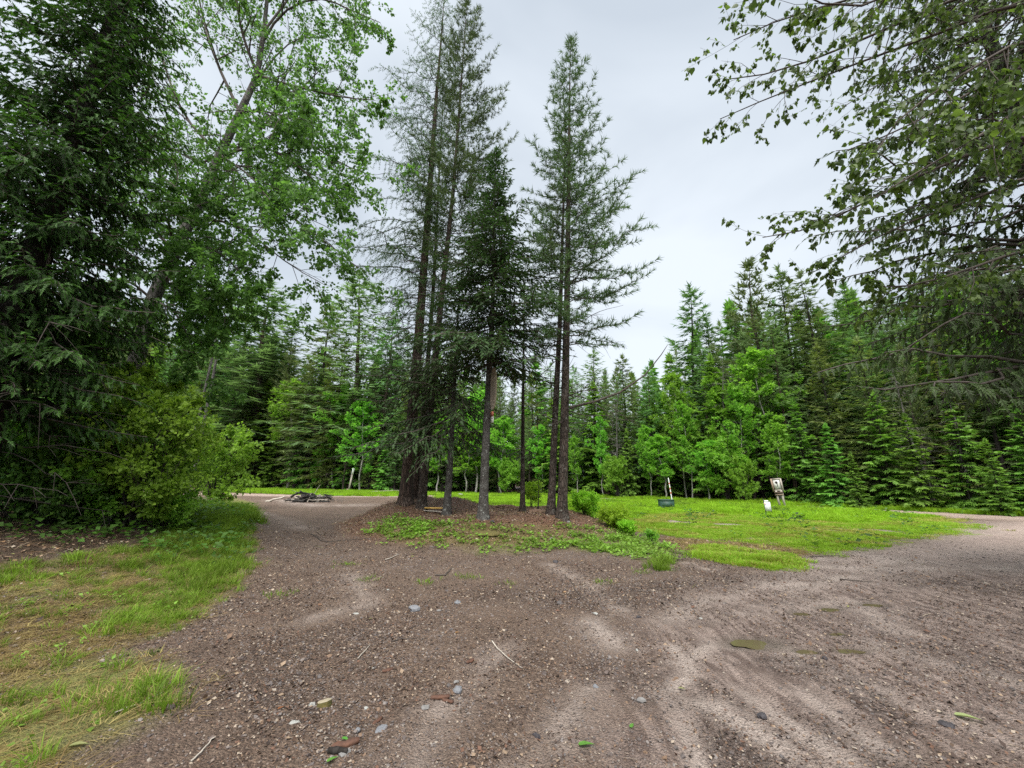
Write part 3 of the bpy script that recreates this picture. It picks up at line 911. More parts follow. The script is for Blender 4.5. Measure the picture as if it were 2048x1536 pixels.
# ------------------------------------------------------------------ trees: leafy
def spawn(g, P, Rr, n, s0, s1, Lr, ang, K, grav, wob, rr=.6, absL=False, up=0.0):
    N, Kp, _ = P.shape
    idx = np.repeat(np.arange(N), n)
    m = len(idx)
    s = s0 + (s1 - s0) * (np.tile(np.arange(n), N) + g.random(m)) / n
    f = np.minimum(s, .999) * (Kp - 1); j = f.astype(int); fr = (f - j)[:, None]
    p0 = P[idx, j] * (1 - fr) + P[idx, j + 1] * fr
    T = norm(P[idx, j + 1] - P[idx, j])
    pl = np.linalg.norm(np.diff(P, axis=1), axis=-1).sum(1)[idx]
    L = g.uniform(*Lr, m) * (1 if absL else pl * (1 - .45 * s))
    perp = norm(np.cross(T, g.normal(size=(m, 3))))
    a = R(1) * g.normal(ang, 10, m)
    d = T * np.cos(a)[:, None] + perp * np.sin(a)[:, None]
    d[:, 2] += up
    d = norm(d)
    pts = [p0]
    for i in range(K - 1):
        d = norm(d + np.array([0, 0, grav / K]) + g.normal(0, wob, (m, 3)))
        pts.append(pts[-1] + d * (L / (K - 1))[:, None])
    Pn = np.stack(pts, 1)
    r0 = (Rr[idx, j] * (1 - fr[:, 0]) + Rr[idx, j + 1] * fr[:, 0]) * rr
    Rn = r0[:, None] * np.linspace(1, .3, K)[None]
    return Pn, np.maximum(Rn, .0012)

def leaves(g, acc, P, n, tm, size, s0=.1, down=.3, fwd=.5, upb=.5):
    N, K, _ = P.shape
    idx = np.repeat(np.arange(N), n); m = len(idx)
    s = s0 + (1 - s0) * g.random(m)
    f = np.minimum(s, .999) * (K - 1); j = f.astype(int); fr = (f - j)[:, None]
    p0 = P[idx, j] * (1 - fr) + P[idx, j + 1] * fr
    T = norm(P[idx, j + 1] - P[idx, j])
    rnd = norm(g.normal(size=(m, 3)))
    D = norm(T * fwd + rnd * .8 + np.array([0, 0, -down]))
    U = norm(g.normal(size=(m, 3)) + np.array([0, 0, upb]))
    S = size * g.uniform(.6, 1.3, m)
    acc.bake(TM[tm], p0 + D * (S * .35)[:, None], D, U, S, g.random(m))

def limbs_px(lst, K=9):
    """limbs through photograph points given with their depth: [( [(px,py,Y)...], r0, r1 )]"""
    Ps, Rs = [], []
    for pts, r0, r1 in lst:
        w = np.array([at(a, b, c) for a, b, c in pts])
        seg = np.concatenate([[0], np.cumsum(np.linalg.norm(np.diff(w, axis=0), axis=1))])
        u = np.linspace(0, seg[-1], K)
        # smooth polyline
        p = np.stack([np.interp(u, seg, w[:, i]) for i in range(3)], -1)
        p[1:-1] = .5 * p[1:-1] + .25 * (p[:-2] + p[2:])
        Ps.append(p); Rs.append(np.linspace(r0, r1, K))
    return np.array(Ps), np.array(Rs)

def leafy(seed, H, r0, crown0, spread, n1, n2, n3, nl, leaf, lsize, ang1=55, lean=(0, 0), grav=.25, up=.15, shape=None, nstem=1, curve=.03, lv=(.7, 1.15)):
    """a free-standing leafy tree or shrub, local coordinates"""
    g = np.random.default_rng(seed)
    tr, br, cr = Acc(), Acc(), Acc()
    for st in range(nstem):
        K = 12
        q = np.linspace(0, 1, K)
        a = g.uniform(0, 2 * PI); sp = (.0 if nstem == 1 else spread * g.uniform(.1, .45))
        Pz = np.stack([lean[0] * H * q + sp * np.cos(a) * q + np.cumsum(g.normal(0, curve, K)) * H * .12, lean[1] * H * q + sp * np.sin(a) * q + np.cumsum(g.normal(0, curve, K)) * H * .12, H * q * (1 if nstem == 1 else g.uniform(.7, 1))], -1)
        Pz[0, :2] = (0 if nstem == 1 else .12 * np.cos(a) * spread, 0 if nstem == 1 else .12 * np.sin(a) * spread)
        Pz[0, 2] = -.1
        Rz = r0 * (1 - q * .92)
        tr.tube(Pz[None], Rz[None], 8)
        nn = max(2, n1 // nstem)
        s = crown0 + (1 - crown0) * (np.arange(nn) + g.random(nn)) / nn
        P1, R1 = [], []
        j = np.minimum((s * (K - 1)).astype(int), K - 2); fr = s * (K - 1) - j
        p0 = Pz[j] * (1 - fr)[:, None] + Pz[j + 1] * fr[:, None]
        ph = np.arange(nn) * 2.4 + g.normal(0, .4, nn)
        sh = np.array([(shape or (lambda t: math.sin(PI * min(1, .25 + .75 * t)) ** .7 if t < 1 else .1))((q_ - crown0) / (1 - crown0 + 1e-6)) for q_ in s])
        L = spread * sh * g.uniform(*lv, nn) / (1 if nstem == 1 else 1.4)
        e = R(1) * (90 - ang1 - 10 * (1 - s) + g.normal(0, 8, nn))
        d = np.stack([np.cos(ph) * np.cos(e), np.sin(ph) * np.cos(e), np.sin(e)], -1)
        pts = [p0]; KK = 6
        for i in range(KK - 1):
            d = norm(d + np.array([0, 0, grav / KK]) + g.normal(0, .09, (nn, 3)))
            pts.append(pts[-1] + d * (L / (KK - 1))[:, None])
        P1 = np.stack(pts, 1); R1 = (np.interp(s, q, Rz) * .5)[:, None] * np.linspace(1, .25, KK)[None]
        br.tube(P1, R1, 4)
        P2, R2 = spawn(g, P1, R1, n2, .2, 1, (.3, .6), 45, 4, grav, .12, .6, up=up)
        br.tube(P2, R2, 3)
        P3 = P2
        if n3:
            P3, R3 = spawn(g, P2, R2, n3, .2, 1, (.35, .7), 45, 3, 0, .15, .6)
        leaves(g, cr, P3, nl, leaf, lsize)
    return tr, br, cr

# ================================================================== STRUCTURE: FOREST TREES
# prototypes, all about 10 m tall
def ax(H, seed=0, wob=.12):
    g = np.random.default_rng(seed)
    z = np.linspace(0, H, 9)
    w = np.cumsum(g.normal(0, wob * .4, (9, 2)), 0); w[0] = 0
    return z, w[:, 0], w[:, 1]

PROTO = {}
def proto(key, accs, mats, names=('trunk', 'branches', 'crown')):
    tr, br, cr = accs
    PROTO.setdefault(key, []).append([('trunk', tr.mesh('trunk', [mats[0]], True)), ('branches', br.mesh('branches', [mats[1]], True)), ('crown', cr.mesh('crown', [mats[2]]))])

SPR = dict(spray='far', curl=.12, Lvar=(.6, 1.15), K=5, sides=3, trunk_sides=7, tdrop=-.22, lf=.42, ang=52)
for i in range(3):
    proto('spruce', conifer(100 + i, ax(10, i), .11, 1.2, 9.8, lambda t: 1.6 * (1 - t) ** .62 * (.55 + .45 * min(1, t * 5)) + .05, 150, lambda t: -14 + 50 * t, dens=5.5, size=.34, step=.27, sag=.2, tip=.18,
                           whorl=.33, dead=(40, .3, 3.0, 1.2), dead_r=.008, width=.9, **SPR), (M['bark_dark'], M['twig'], M['f_spruce' if i < 2 else 'f_spruce_b']))
for i in range(2):
    proto('larch', conifer(120 + i, ax(10, 10 + i), .10, 2.0, 9.8, lambda t: 1.5 * (1 - t) ** .62 + .12, 150, lambda t: 0 + 38 * t, dens=5, size=.3, step=.26, sag=.2, tip=.12,
                          dead=(40, .5, 3.5, 1.1), dead_r=.007, width=.85, **SPR), (M['bark_larch'], M['twig'], M['f_palelarch']))
for i in range(2):
    proto('pine', conifer(140 + i, ax(10, 20 + i), .10, 3.2, 9.8, lambda t: 1.15 * (1 - t) ** .6 * (.6 + .4 * min(1, t * 4)) + .08, 90, lambda t: 8 + 40 * t, dens=4, size=.30, step=.3, sag=.08, tip=.12,
                         whorl=.42, dead=(50, .5, 4.2, 1.0), dead_r=.007, **dict(SPR, spray='fartuft', tdrop=.1)), (M['bark_pine'], M['twig'], M['f_spruce_b']))
for i in range(3):   # broad young trees in flat tiers, branches down to the ground
    proto('hemlock', conifer(160 + i, ax(10, 30 + i), .12, .35, 9.7, lambda t: 2.7 * (1 - t) ** .85 + .05, 120, lambda t: -6 + 38 * t, dens=3.2, size=.46, step=.34, sag=.25, tip=.10,
                            whorl=.42, width=.9, tipgain=.9, **dict(SPR, Lvar=(.35, 1.2), tdrop=-.08, curl=.15, spray='pad', lf=.45)), (M['bark_dark'], M['twig'], M['f_hemlock']))
for i in range(2):
    proto('olive', conifer(180 + i, ax(10, 40 + i), .11, 1.0, 9.8, lambda t: 1.75 * (1 - t) ** .68 + .08, 140, lambda t: -10 + 45 * t, dens=5.5, size=.34, step=.28, sag=.2, tip=.15,
                          whorl=.35, width=.9, dead=(30, .3, 2.5, 1.2), **SPR), (M['bark_dark'], M['twig'], M['f_olive']))
for i in range(3):
    proto('aspen', leafy(200 + i, 9.4, .075, .22, 1.9, 30, 7, 3, 6, 'spray3', .21, 46, curve=.08, lv=(.35, 1.3)), (M['bark_aspen'], M['twig_grey'], M['f_aspen']))
for i in range(2):
    a_ = conifer(240 + i, ax(10, 60 + i, .25), .085, 8.5, 9.9, lambda t: .25, 8, lambda t: 10, dens=3, size=.12, step=.2, dead=(90, .6, 9.0, 1.1), dead_r=.012, **dict(SPR, spray='fartuft'))
    proto('snag', a_, (M['bark_cotton'], M['twig_grey'], M['f_spruce_b']))
for i in range(2):
    proto('shrub', leafy(220 + i, 9.0, .12, .08, 4.6, 40, 7, 3, 6, 'spray3', .42, 48, nstem=6, curve=.06), (M['bark_dark'], M['twig'], M['f_aspen']))

def solve_tree(pxt, pyt, back):
    """world place and height of a tree from its top in the photograph and its distance behind the forest edge"""
    pb = 1024 + (pxt - 1024) * 1.1
    Y = np.interp(pb, TREELINE_PX, TL[:, 1]) + back
    b = (768 - pyt) / FPX
    dz = Y * (b * CP + SP) / (CP - b * SP)
    X = (pxt - 1024) / FPX * (Y * CP + dz * SP)
    return X, Y, dz + CH

gF = 'trees along the far forest edge'
KIND = {'spruce': ('spruce_tree', 'conifer tree'), 'larch': ('larch_tree', 'conifer tree'), 'pine': ('pine_tree', 'conifer tree'), 'hemlock': ('hemlock_tree', 'conifer tree'),
        'olive': ('fir_tree', 'conifer tree'), 'aspen': ('aspen_tree', 'leafy tree'), 'shrub': ('shrub', 'shrub'), 'snag': ('dead_tree', 'dead tree')}
# top px, top py, metres behind the edge, kind, variant, width factor, label
FRONT = [
    (512, 608, 4.0, 'larch', 0, 1.5, 'pale feathery conifer, first of the two joined points beside the cottonwood'),
    (560, 575, 3.5, 'larch', 1, 1.6, 'tallest pale feathery conifer of the far edge above the brush pile'),
    (592, 655, 7.0, 'spruce', 0, 1.0, 'slim spruce top peeping between two taller pale conifers'),
    (652, 616, 3.0, 'spruce', 2, 1.05, 'sparse brownish spruce with a zigzag top above the brush pile'),
    (688, 690, 2.2, 'olive', 0, .9, 'dull olive conifer beside the zigzag topped spruce'),
    (735, 556, 5.0, 'larch', 0, 1.3, 'tall pale conifer standing just clear of the island trees, bare trunk below'),
    (780, 640, 6.0, 'larch', 1, 1.2, 'pale conifer half hidden by the thick larch trunk'),
    (455, 690, 5.0, 'spruce', 1, 1.2, 'dark spruce behind the bright shrub at the start of the far edge'),
    (415, 660, 8.0, 'pine', 0, 1.2, 'thin pine behind the cottonwood leaves at the far edge'),
    (505, 800, .6, 'hemlock', 0, 1.0, 'broad young hemlock with drooping tiers nearest the leaning bush'),
    (560, 850, .4, 'hemlock', 1, 1.0, 'low young hemlock with yellowish tiers behind the brush pile'),
    (628, 862, .8, 'hemlock', 2, .75, 'small drooping hemlock directly above the brush pile'),
    (735, 800, .5, 'aspen', 0, 1.3, 'bright green leafy tree hanging over the white tipped post'),
    (775, 870, .4, 'hemlock', 0, .8, 'low tiered hemlock between the white tipped post and thick larch'),
    (640, 800, 2.5, 'spruce', 1, 1.1, 'dim greyish spruce with dead lower twigs behind the brush pile'),
    (700, 855, 2.0, 'hemlock', 1, .8, 'dark low hemlock behind the white tipped post'),
    (845, 760, 3.0, 'spruce', 0, 1.2, 'spruce seen through the gap beside the thick larch trunk'),
    (905, 700, 5.0, 'larch', 1, 1.2, 'pale conifer behind the small dark fir of the island'),
    (935, 850, .8, 'aspen', 1, 1.6, 'yellowish leafy tree low behind the island, left of the board tree'),
    (1005, 830, .6, 'aspen', 2, 1.5, 'bright leafy tree filling the gap beside the trunk with the board'),
    (1060, 750, 3.0, 'olive', 1, 1.0, 'olive conifer behind the thin dead pole of the island'),
    (1080, 850, .9, 'aspen', 0, 1.2, 'bright leafy tree between the thin pole and the twin pines'),
    (1020, 905, .2, 'shrub', 0, .9, 'round green shrub on the grass behind the board tree'),
    (1105, 730, 4.0, 'larch', 0, 1.2, 'pale conifer showing between the twin pine trunks'),
    (1180, 705, 4.5, 'larch', 1, 1.3, 'pale conifer just beside the twin pines over the meadow'),
    (1240, 715, 4.0, 'spruce', 2, 1.1, 'greyish spruce above the green meadow bushes'),
    (1290, 735, 3.0, 'larch', 0, 1.1, 'pale conifer between the meadow bushes and the utility box'),
    (1200, 830, .8, 'aspen', 1, .8, 'slender aspen with a white trunk at the back of the meadow'),
    (1150, 870, 1.0, 'aspen', 2, .8, 'slender aspen with a pale trunk close beside the twin pines'),
    (1252, 860, 1.0, 'hemlock', 2, .65, 'thin tiered hemlock behind the white trunked slender aspen'),
    (1370, 578, 6.0, 'spruce', 0, 1.15, 'dense dark spruce standing tall and alone against the sky'),
    (1412, 640, 7.0, 'spruce', 1, .95, 'dark spruce with a forked top beside the lone tall spruce'),
    (1350, 745, 2.5, 'aspen', 0, .8, 'pale leafy tree at the foot of the lone tall spruce'),
    (1392, 690, 4.0, 'larch', 1, 1.1, 'pale conifer in front of the forked dark spruce'),
    (1428, 735, 1.8, 'aspen', 1, .9, 'airy aspen with twin white trunks behind the meadow'),
    (1515, 695, 2.2, 'aspen', 2, 1.05, 'largest bright green leafy tree of the far edge'),
    (1320, 868, .5, 'aspen', 2, 1.5, 'low bright leafy tree overhanging the green utility box'),
    (1405, 880, .3, 'aspen', 0, 1.6, 'low rounded leafy tree between utility box and notice board'),
    (1475, 905, .3, 'shrub', 1, .8, 'leafy shrub just before the notice board'),
    (1500, 522, 5.5, 'pine', 1, 1.15, 'tall thin pine with bare gaps, first of the three tall points'),
    (1555, 540, 5.0, 'spruce', 1, .9, 'tall dark narrow spruce, middle of the three tall points'),
    (1612, 545, 4.5, 'spruce', 2, 1.0, 'tall spruce behind the hanging leaves, last of the three points'),
    (1462, 625, 7.0, 'pine', 0, 1.0, 'thin grey pine top beside the three tall points'),
    (1640, 690, 1.8, 'olive', 0, .95, 'yellowish olive conifer behind the notice board'),
    (1705, 680, 1.6, 'olive', 1, 1.1, 'pale olive conifer beside the yellowish one'),
    (1680, 570, 6.0, 'spruce', 0, 1.1, 'dark spruce half hidden by the lowest hanging leaves'),
    (1750, 590, 5.5, 'spruce', 2, 1.1, 'spruce under the bare hanging twig at the far edge'),
    (1830, 560, 6.0, 'spruce', 1, 1.2, 'spruce mostly hidden behind the dark hanging boughs'),
    (1920, 540, 6.0, 'spruce', 0, 1.2, 'spruce behind the boughs near the picture corner'),
    (1590, 800, .9, 'hemlock', 1, .75, 'young hemlock growing right behind the notice board'),
    (1650, 850, .5, 'hemlock', 2, .9, 'dark young hemlock one step beyond the notice board'),
    (1740, 790, .8, 'hemlock', 0, .85, 'layered hemlock midway between notice board and road bend'),
    (1810, 830, .4, 'hemlock', 1, .9, 'layered hemlock above the grass at the road bend'),
    (1895, 800, .9, 'hemlock', 2, .9, 'layered hemlock where the road meets the gravel lot'),
    (1965, 880, .2, 'hemlock', 0, .85, 'low spreading hemlock with bright tips above the far road'),
    (2035, 820, .6, 'hemlock', 1, 1.0, 'spreading hemlock at the picture edge above the road'),
    (2110, 780, .8, 'hemlock', 2, 1.0, 'hemlock at the very end of the visible forest edge'),
    (1290, 850, .9, 'aspen', 2, 1.0, 'bright leafy tree between the thin tiered hemlock and the utility box'),
    (1365, 800, 1.2, 'aspen', 1, .9, 'tall light leafy tree just beyond the utility box'),
    (1470, 770, 1.2, 'aspen', 0, .9, 'light leafy tree between twin white trunks and the largest bright tree'),
    (1545, 830, .8, 'aspen', 1, 1.1, 'light leafy tree directly above the white sign in the meadow'),
    (1440, 860, .5, 'shrub', 1, .9, 'wide leafy shrub at the forest foot behind the tall meadow'),
    (1230, 900, .3, 'shrub', 0, .8, 'leafy shrub at the forest foot behind the yellow green bushes'),
    (640, 905, .3, 'shrub', 1, .7, 'small leafy shrub beside the small drooping hemlock'),
    (600, 760, 2.0, 'aspen', 2, 1.2, 'pale leafy tree behind the brush pile hemlocks'),
    (690, 770, 1.6, 'aspen', 1, 1.1, 'leafy tree behind the bright one over the white tipped post'),
    (460, 800, 1.0, 'aspen', 0, 1.3, 'leafy tree beside the leaning dead trunks'),
    (955, 780, 1.6, 'aspen', 0, 1.3, 'light leafy tree behind the board tree'),
    (880, 830, 1.0, 'aspen', 2, 1.3, 'leafy tree in the gap between small fir and thick larch'),
    (1225, 760, .6, 'snag', 0, 1.0, 'bare grey dead tree between pale conifers behind the yellow green bushes'),
    (1440, 700, 1.4, 'snag', 1, 1.0, 'bare grey dead tree rising behind the twin white trunks'),
    (1790, 700, .8, 'snag', 0, 1.0, 'bare grey dead tree among the layered hemlocks of the road bend'),
    (622, 745, 1.0, 'snag', 1, 1.0, 'bare grey dead tree standing behind the brush pile'),
    (1880, 745, .6, 'snag', 1, .9, 'second bare dead tree near the end of the road bend'),
    (1700, 905, .2, 'hemlock', 1, .8, 'low hemlock shoots at the dark foot of the olive conifers'),
]
count = {}
for k, (pxt, pyt, back, kd, vr, wf, lab) in enumerate(FRONT):
    X, Y, H = solve_tree(pxt, pyt, back)
    g = np.random.default_rng(900 + k)
    nm, cat = KIND[kd]
    r_ = root(nm, lab, cat, (X, Y, float(terr(X, Y)) - .05), g.uniform(0, 6.28), gF)
    s = H / 10.0 if kd not in ('aspen', 'shrub') else H / 9.6
    wf = wf * (1.35 if pxt < 800 and kd in ('larch', 'spruce', 'olive') else 1.1)
    r_.scale = (s * wf, s * wf, s)
    for pn, me in PROTO[kd][vr]:
        obj(pn, me, r_, kind='stuff' if pn == 'branches' else None)

# the wood behind reads as one mass: one object
def forest_mass():
    g = np.random.default_rng(77)
    srcs = []
    for kd, vs in (('spruce', (0, 1, 2)), ('larch', (0,)), ('pine', (0, 1)), ('olive', (0,)), ('hemlock', (0, 1))):
        for v in vs:
            parts = PROTO[kd][v]
            # join the three part meshes into one source mesh
            Vs, Ts, mt, mats, n0, tints = [], [], [], [], 0, []
            import itertools
            a = Acc()
            me = bpy.data.meshes.new('wood_tree')
            verts, loops, starts, mi, ln = [], [], [], [], 0
            for pi, (pn, m_) in enumerate(parts):
                nv, nl, npoly = len(m_.vertices), len(m_.loops), len(m_.polygons)
                co = np.empty(nv * 3, np.float32); m_.vertices.foreach_get('co', co)
                lv = np.empty(nl, np.int32); m_.loops.foreach_get('vertex_index', lv)
                ls = np.empty(npoly, np.int32); m_.polygons.foreach_get('loop_start', ls)
                tn = np.empty(nv, np.float32); m_.attributes['tint'].data.foreach_get('value', tn)
                verts.append(co); loops.append(lv + n0); starts.append(ls + ln); mi.append(np.full(npoly, pi, np.int32)); tints.append(tn)
                n0 += nv; ln += nl
                me.materials.append(m_.materials[0])
            me.vertices.add(n0); me.vertices.foreach_set('co', np.concatenate(verts))
            me.loops.add(ln); me.loops.foreach_set('vertex_index', np.concatenate(loops))
            st = np.concatenate(starts); me.polygons.add(len(st)); me.polygons.foreach_set('loop_start', st)
            me.polygons.foreach_set('material_index', np.concatenate(mi))
            q = me.attributes.new('tint', 'FLOAT', 'POINT'); q.data.foreach_set('value', np.concatenate(tints))
            me.update(calc_edges=True)
            srcs.append(source('wood_tree', me))
    P, Sc = [], []
    tops_px = [-300, 200, 420, 520, 640, 800, 1000, 1250, 1330, 1380, 1440, 1500, 1650, 1800, 2048, 2600]
    tops_py = [600, 640, 700, 690, 730, 720, 740, 755, 750, 690, 690, 620, 620, 600, 560, 500]
    for row in range(9):
        back = 2.0 + row * 3.0
        px = -350.0
        while px < 2750:
            pb = px
            Y = np.interp(pb, TREELINE_PX, TL[:, 1]) + back + g.uniform(-1.2, 1.2)
            X = (px - 1024) / FPX * Y * 1.0
            tp = np.interp(px, tops_px, tops_py) + g.uniform(-25, 110)
            b = (768 - tp) / FPX
            H = Y * (b * CP + SP) / (CP - b * SP) + CH
            P.append((X, Y, -.1)); s = H / 10
            w = s * g.uniform(.8, 1.15)
            Sc.append((w, w, s))
            px += g.uniform(.7, 1.3) * 2.6 / Y * FPX
    P = np.array(P); n = len(P)
    rot = np.zeros((n, 3)); rot[:, 2] = g.uniform(0, 6.28, n)
    scatter('forest', P, rot, np.array(Sc), g.integers(0, len(srcs), n), srcs, 'dense dark conifer wood filling the space behind the forest edge', 'forest')
forest_mass()

# ------------------------------------------------------------------ island trees
def base_at(px, py):
    return gnd(px, py)

def place(px, Y, below=.0):
    X = (px - 1024) / FPX * Y * 1.0
    # column of the base pixel: solve with terrain height
    for _ in range(4):
        z = float(terr(X, Y)) - CH
        X = (px - 1024) / FPX * (Y * CP + z * SP)
    return np.array([X, Y, float(terr(X, Y))])

# thick larch
b = place(810, 13.4)
axl = path_axis(b, [(824, 840), (840, 640), (858, 400), (872, 200), (884, 60), (889, -15)], 13.4)
assemble('larch_tree', 'tall larch with the thickest trunk, leaning, at the end of the tree island', 'conifer tree', b,
         conifer(1, axl, .20, 4.2, axl[0][-1] - .2, lambda t: 2.7 * (1 - t) ** .55 * (.75 + .25 * min(1, t * 4)) + .15, 200, lambda t: -10 + 42 * t, sag=.2, tip=.06, K=9, Lvar=(.4, 1.2), dens=5.5, s0=.12, lf=.33, tmin=.12,
                 ang=62, tdrop=-.35, spray='larch', size=.22, step=.17, curl=.5, twig_tubes=.003, br_r=.0085, dead=(46, 2.2, 9.0, 2.3), dead_r=.008, trunk_sides=14, lop=(PI, .28), flare=.5),
         (M['bark_larch'], M['twig'], M['f_larch']))
# thin pole behind it
b = place(829, 14.6)
axl = path_axis(b, [(850, 800), (868, 560), (878, 350), (888, 160)], 14.6)
assemble('larch_tree', 'slim larch close behind the thick larch trunk, mostly bare stem', 'conifer tree', b,
         conifer(2, axl, .11, 6.5, axl[0][-1] - .2, lambda t: 1.5 * (1 - t) ** .6 + .1, 80, lambda t: 0 + 35 * t, K=7, dens=5, lf=.3, tmin=.1, ang=60, tdrop=-.3, spray='larch', size=.16, step=.18, curl=.4,
                 twig_tubes=.006, dead=(36, 2.5, 8.0, 1.3), dead_r=.007), (M['bark_larch'], M['twig'], M['f_larch']))
# tall pine of the group
b = place(843, 13.0)
axl = path_axis(b, [(857, 850), (884, 586), (905, 400), (920, 200), (930, 60), (934, 8)], 13.0)
assemble('pine_tree', 'tallest pine beside the thick larch, slightly leaning, tufted open crown', 'conifer tree', b,
         conifer(3, axl, .135, 7.6, axl[0][-1] - .15, lambda t: 2.3 * (1 - t) ** .5 * (.65 + .35 * min(1, t * 5)) + .15, 150, lambda t: 4 + 46 * t, sag=.06, tip=.16, K=8, whorl=.42, dens=6.5, s0=.2, lf=.30, tmin=.12,
                 ang=42, tdrop=.15, spray='pine', size=.21, step=.15, br_r=.008, curl=-.15, twig_tubes=.003, dead=(40, 3.0, 9.0, 1.8), dead_r=.008, updir=False, lop=(0, .18)),
         (M['bark_pine'], M['twig'], M['f_pine']))
# small dark fir with drooping boughs
b = place(893, 12.3)
axl = path_axis(b, [(903, 880), (911, 711), (918, 600), (922, 560)], 12.3)
assemble('fir_tree', 'small dark fir with long drooping boughs over the yellow board', 'conifer tree', b,
         conifer(4, axl, .115, 2.3, axl[0][-1] - .1, lambda t: 2.6 * (1 - t) ** .85 + .1, 92, lambda t: -16 + 45 * t, sag=.22, tip=.12, K=8, dens=9, roll=.22, s0=.12, lf=.36, tmin=.1, ang=52, tdrop=-.22, spray='fir', size=.15, step=.125,
                 curl=.35, twig_tubes=.005, dead=(24, .9, 3.2, 1.5), lop=(PI, .35), tipgain=.3), (M['bark_fir'], M['twig'], M['f_fir']))
# fir carrying the board
b_fir = place(966, 11.2)
axf = path_axis(b_fir, [(971, 900), (978, 760), (985, 620), (989, 450), (991, 330), (992, 300)], 11.2)
assemble('fir_tree', 'dense dark fir in the middle of the island with a board on its trunk', 'conifer tree', b_fir,
         conifer(5, axf, .13, 4.2, axf[0][-1] - .1, lambda t: 2.75 * (1 - t) ** .92 * (.8 + .2 * min(1, t * 5)) + .1, 260, lambda t: -8 + 48 * t, sag=.16, tip=.1, K=8, Lvar=(.5, 1.15), whorl=.36, dens=10.5, roll=.2, s0=.1, lf=.36, tmin=.1, ang=50, tdrop=-.16, spray='fir',
                 size=.15, step=.12, curl=.25, twig_tubes=.005, dead=(26, 2.3, 4.6, 1.4), tipgain=.4), (M['bark_fir'], M['twig'], M['f_fir']))
# thin pole
b = place(1045, 13.6)
axl = path_axis(b, [(1046, 800), (1048, 640), (1051, 520)], 13.6)
assemble('pine_tree', 'thin straight pole of a pine with dead side twigs, between fir and twin pines', 'conifer tree', b,
         conifer(6, axl, .085, 6.0, axl[0][-1] - .1, lambda t: .75 * (1 - t) + .1, 34, lambda t: 5 + 35 * t, K=6, dens=3.5, lf=.3, ang=45, spray='pine', size=.15, step=.16, twig_tubes=.005, dead=(44, 1.6, 6.4, 1.1), dead_r=.006, updir=False),
         (M['bark_pine'], M['twig_grey'], M['f_pine']))
# twin pines
b = place(1102, 12.1)
axl = path_axis(b, [(1110, 840), (1120, 640), (1127, 400), (1131, 250)], 12.1)
assemble('pine_tree', 'thinner of the twin pines, light bare trunk', 'conifer tree', b,
         conifer(7, axl, .115, 7.2, axl[0][-1] - .1, lambda t: 1.5 * (1 - t) ** .8 + .1, 95, lambda t: 6 + 40 * t, sag=.08, tip=.15, K=7, whorl=.36, Lvar=(.45, 1.2), dens=5.5, s0=.2, lf=.3, tmin=.12, ang=42, tdrop=.12, spray='pine', size=.2, step=.16, br_r=.008,
                 curl=-.1, twig_tubes=.005, dead=(40, 2.4, 8.0, 1.5), dead_r=.006, updir=False, lop=(PI, .25)), (M['bark_pine'], M['twig_grey'], M['f_pine']))
b = place(1124, 11.8)
axl = path_axis(b, [(1130, 800), (1134, 600), (1137, 400), (1139, 200), (1141, 84)], 11.8)
acc = conifer(8, axl, .145, 5.2, axl[0][-1] - .1, lambda t: 2.5 * (1 - t) ** .85 * (.7 + .3 * min(1, t * 4)) + .2, 195, lambda t: -2 + 46 * t, sag=.10, tip=.18, K=8, whorl=.36, Lvar=(.45, 1.2), dens=5.5, s0=.2, lf=.27, tmin=.12, ang=42, tdrop=.15,
              spray='pine', size=.22, step=.16, br_r=.008, curl=-.15, twig_tubes=.003, dead=(46, 2.6, 6.5, 2.2), dead_r=.007, updir=False, lop=(-.3, .14))
# its long bare lower limb
limb = np.array([at(1140, 815, 11.8), at(1190, 803, 11.6), at(1240, 785, 11.4), at(1290, 750, 11.2), at(1322, 710, 11.1), at(1335, 690, 11.1)]) - b
acc[1].tube(limb[None], np.linspace(.042, .008, 6)[None], 6)
assemble('pine_tree', 'stouter of the twin pines with full pointed crown and long bare lower limb', 'conifer tree', b, acc, (M['bark_pine'], M['twig'], M['f_pine']))
# sapling
b = place(1076, 12.9)
axl = path_axis(b, [(1077, 985), (1078, 950)], 12.9)
assemble('sapling', 'bare dark sapling stick standing between the pole and twin pines', 'sapling', b,
         conifer(9, axl, .02, .35, axl[0][-1], lambda t: .22 * (1 - t) + .05, 16, lambda t: 20, dens=8, spray='far', size=.06, step=.06, twig_tubes=.002, trunk_sides=6), (M['bark_dark'], M['twig'], M['f_olive']))

# ------------------------------------------------------------------ dark cedar at the picture's left edge
b = np.array([-9.3, 7.0, float(terr(-9.3, 7.0))])
axl = (np.linspace(0, 15, 8), np.linspace(0, .2, 8), np.zeros(8))
assemble('cedar_tree', 'huge dark cedar with drooping fronds filling the left edge', 'conifer tree', b,
         conifer(20, axl, .30, 2.0, 14.8, lambda t: 2.75 * (1 - t) ** .7 * (.75 + .25 * min(1, t * 6)) + .1, 380, lambda t: -8 + 40 * t, sag=.30, tip=.2, K=8, dens=11, s0=.12, lf=.36, tmin=.15, ang=50, tdrop=-.3, spray='hem', size=.13, step=.105, width=1.15, roll=.4,
                 curl=.35, twig_tubes=.003, dead=(60, .5, 5, 2.2), dead_r=.008, trunk_sides=14, tipgain=.7), (M['bark_dark'], M['twig'], M['f_cedar']))
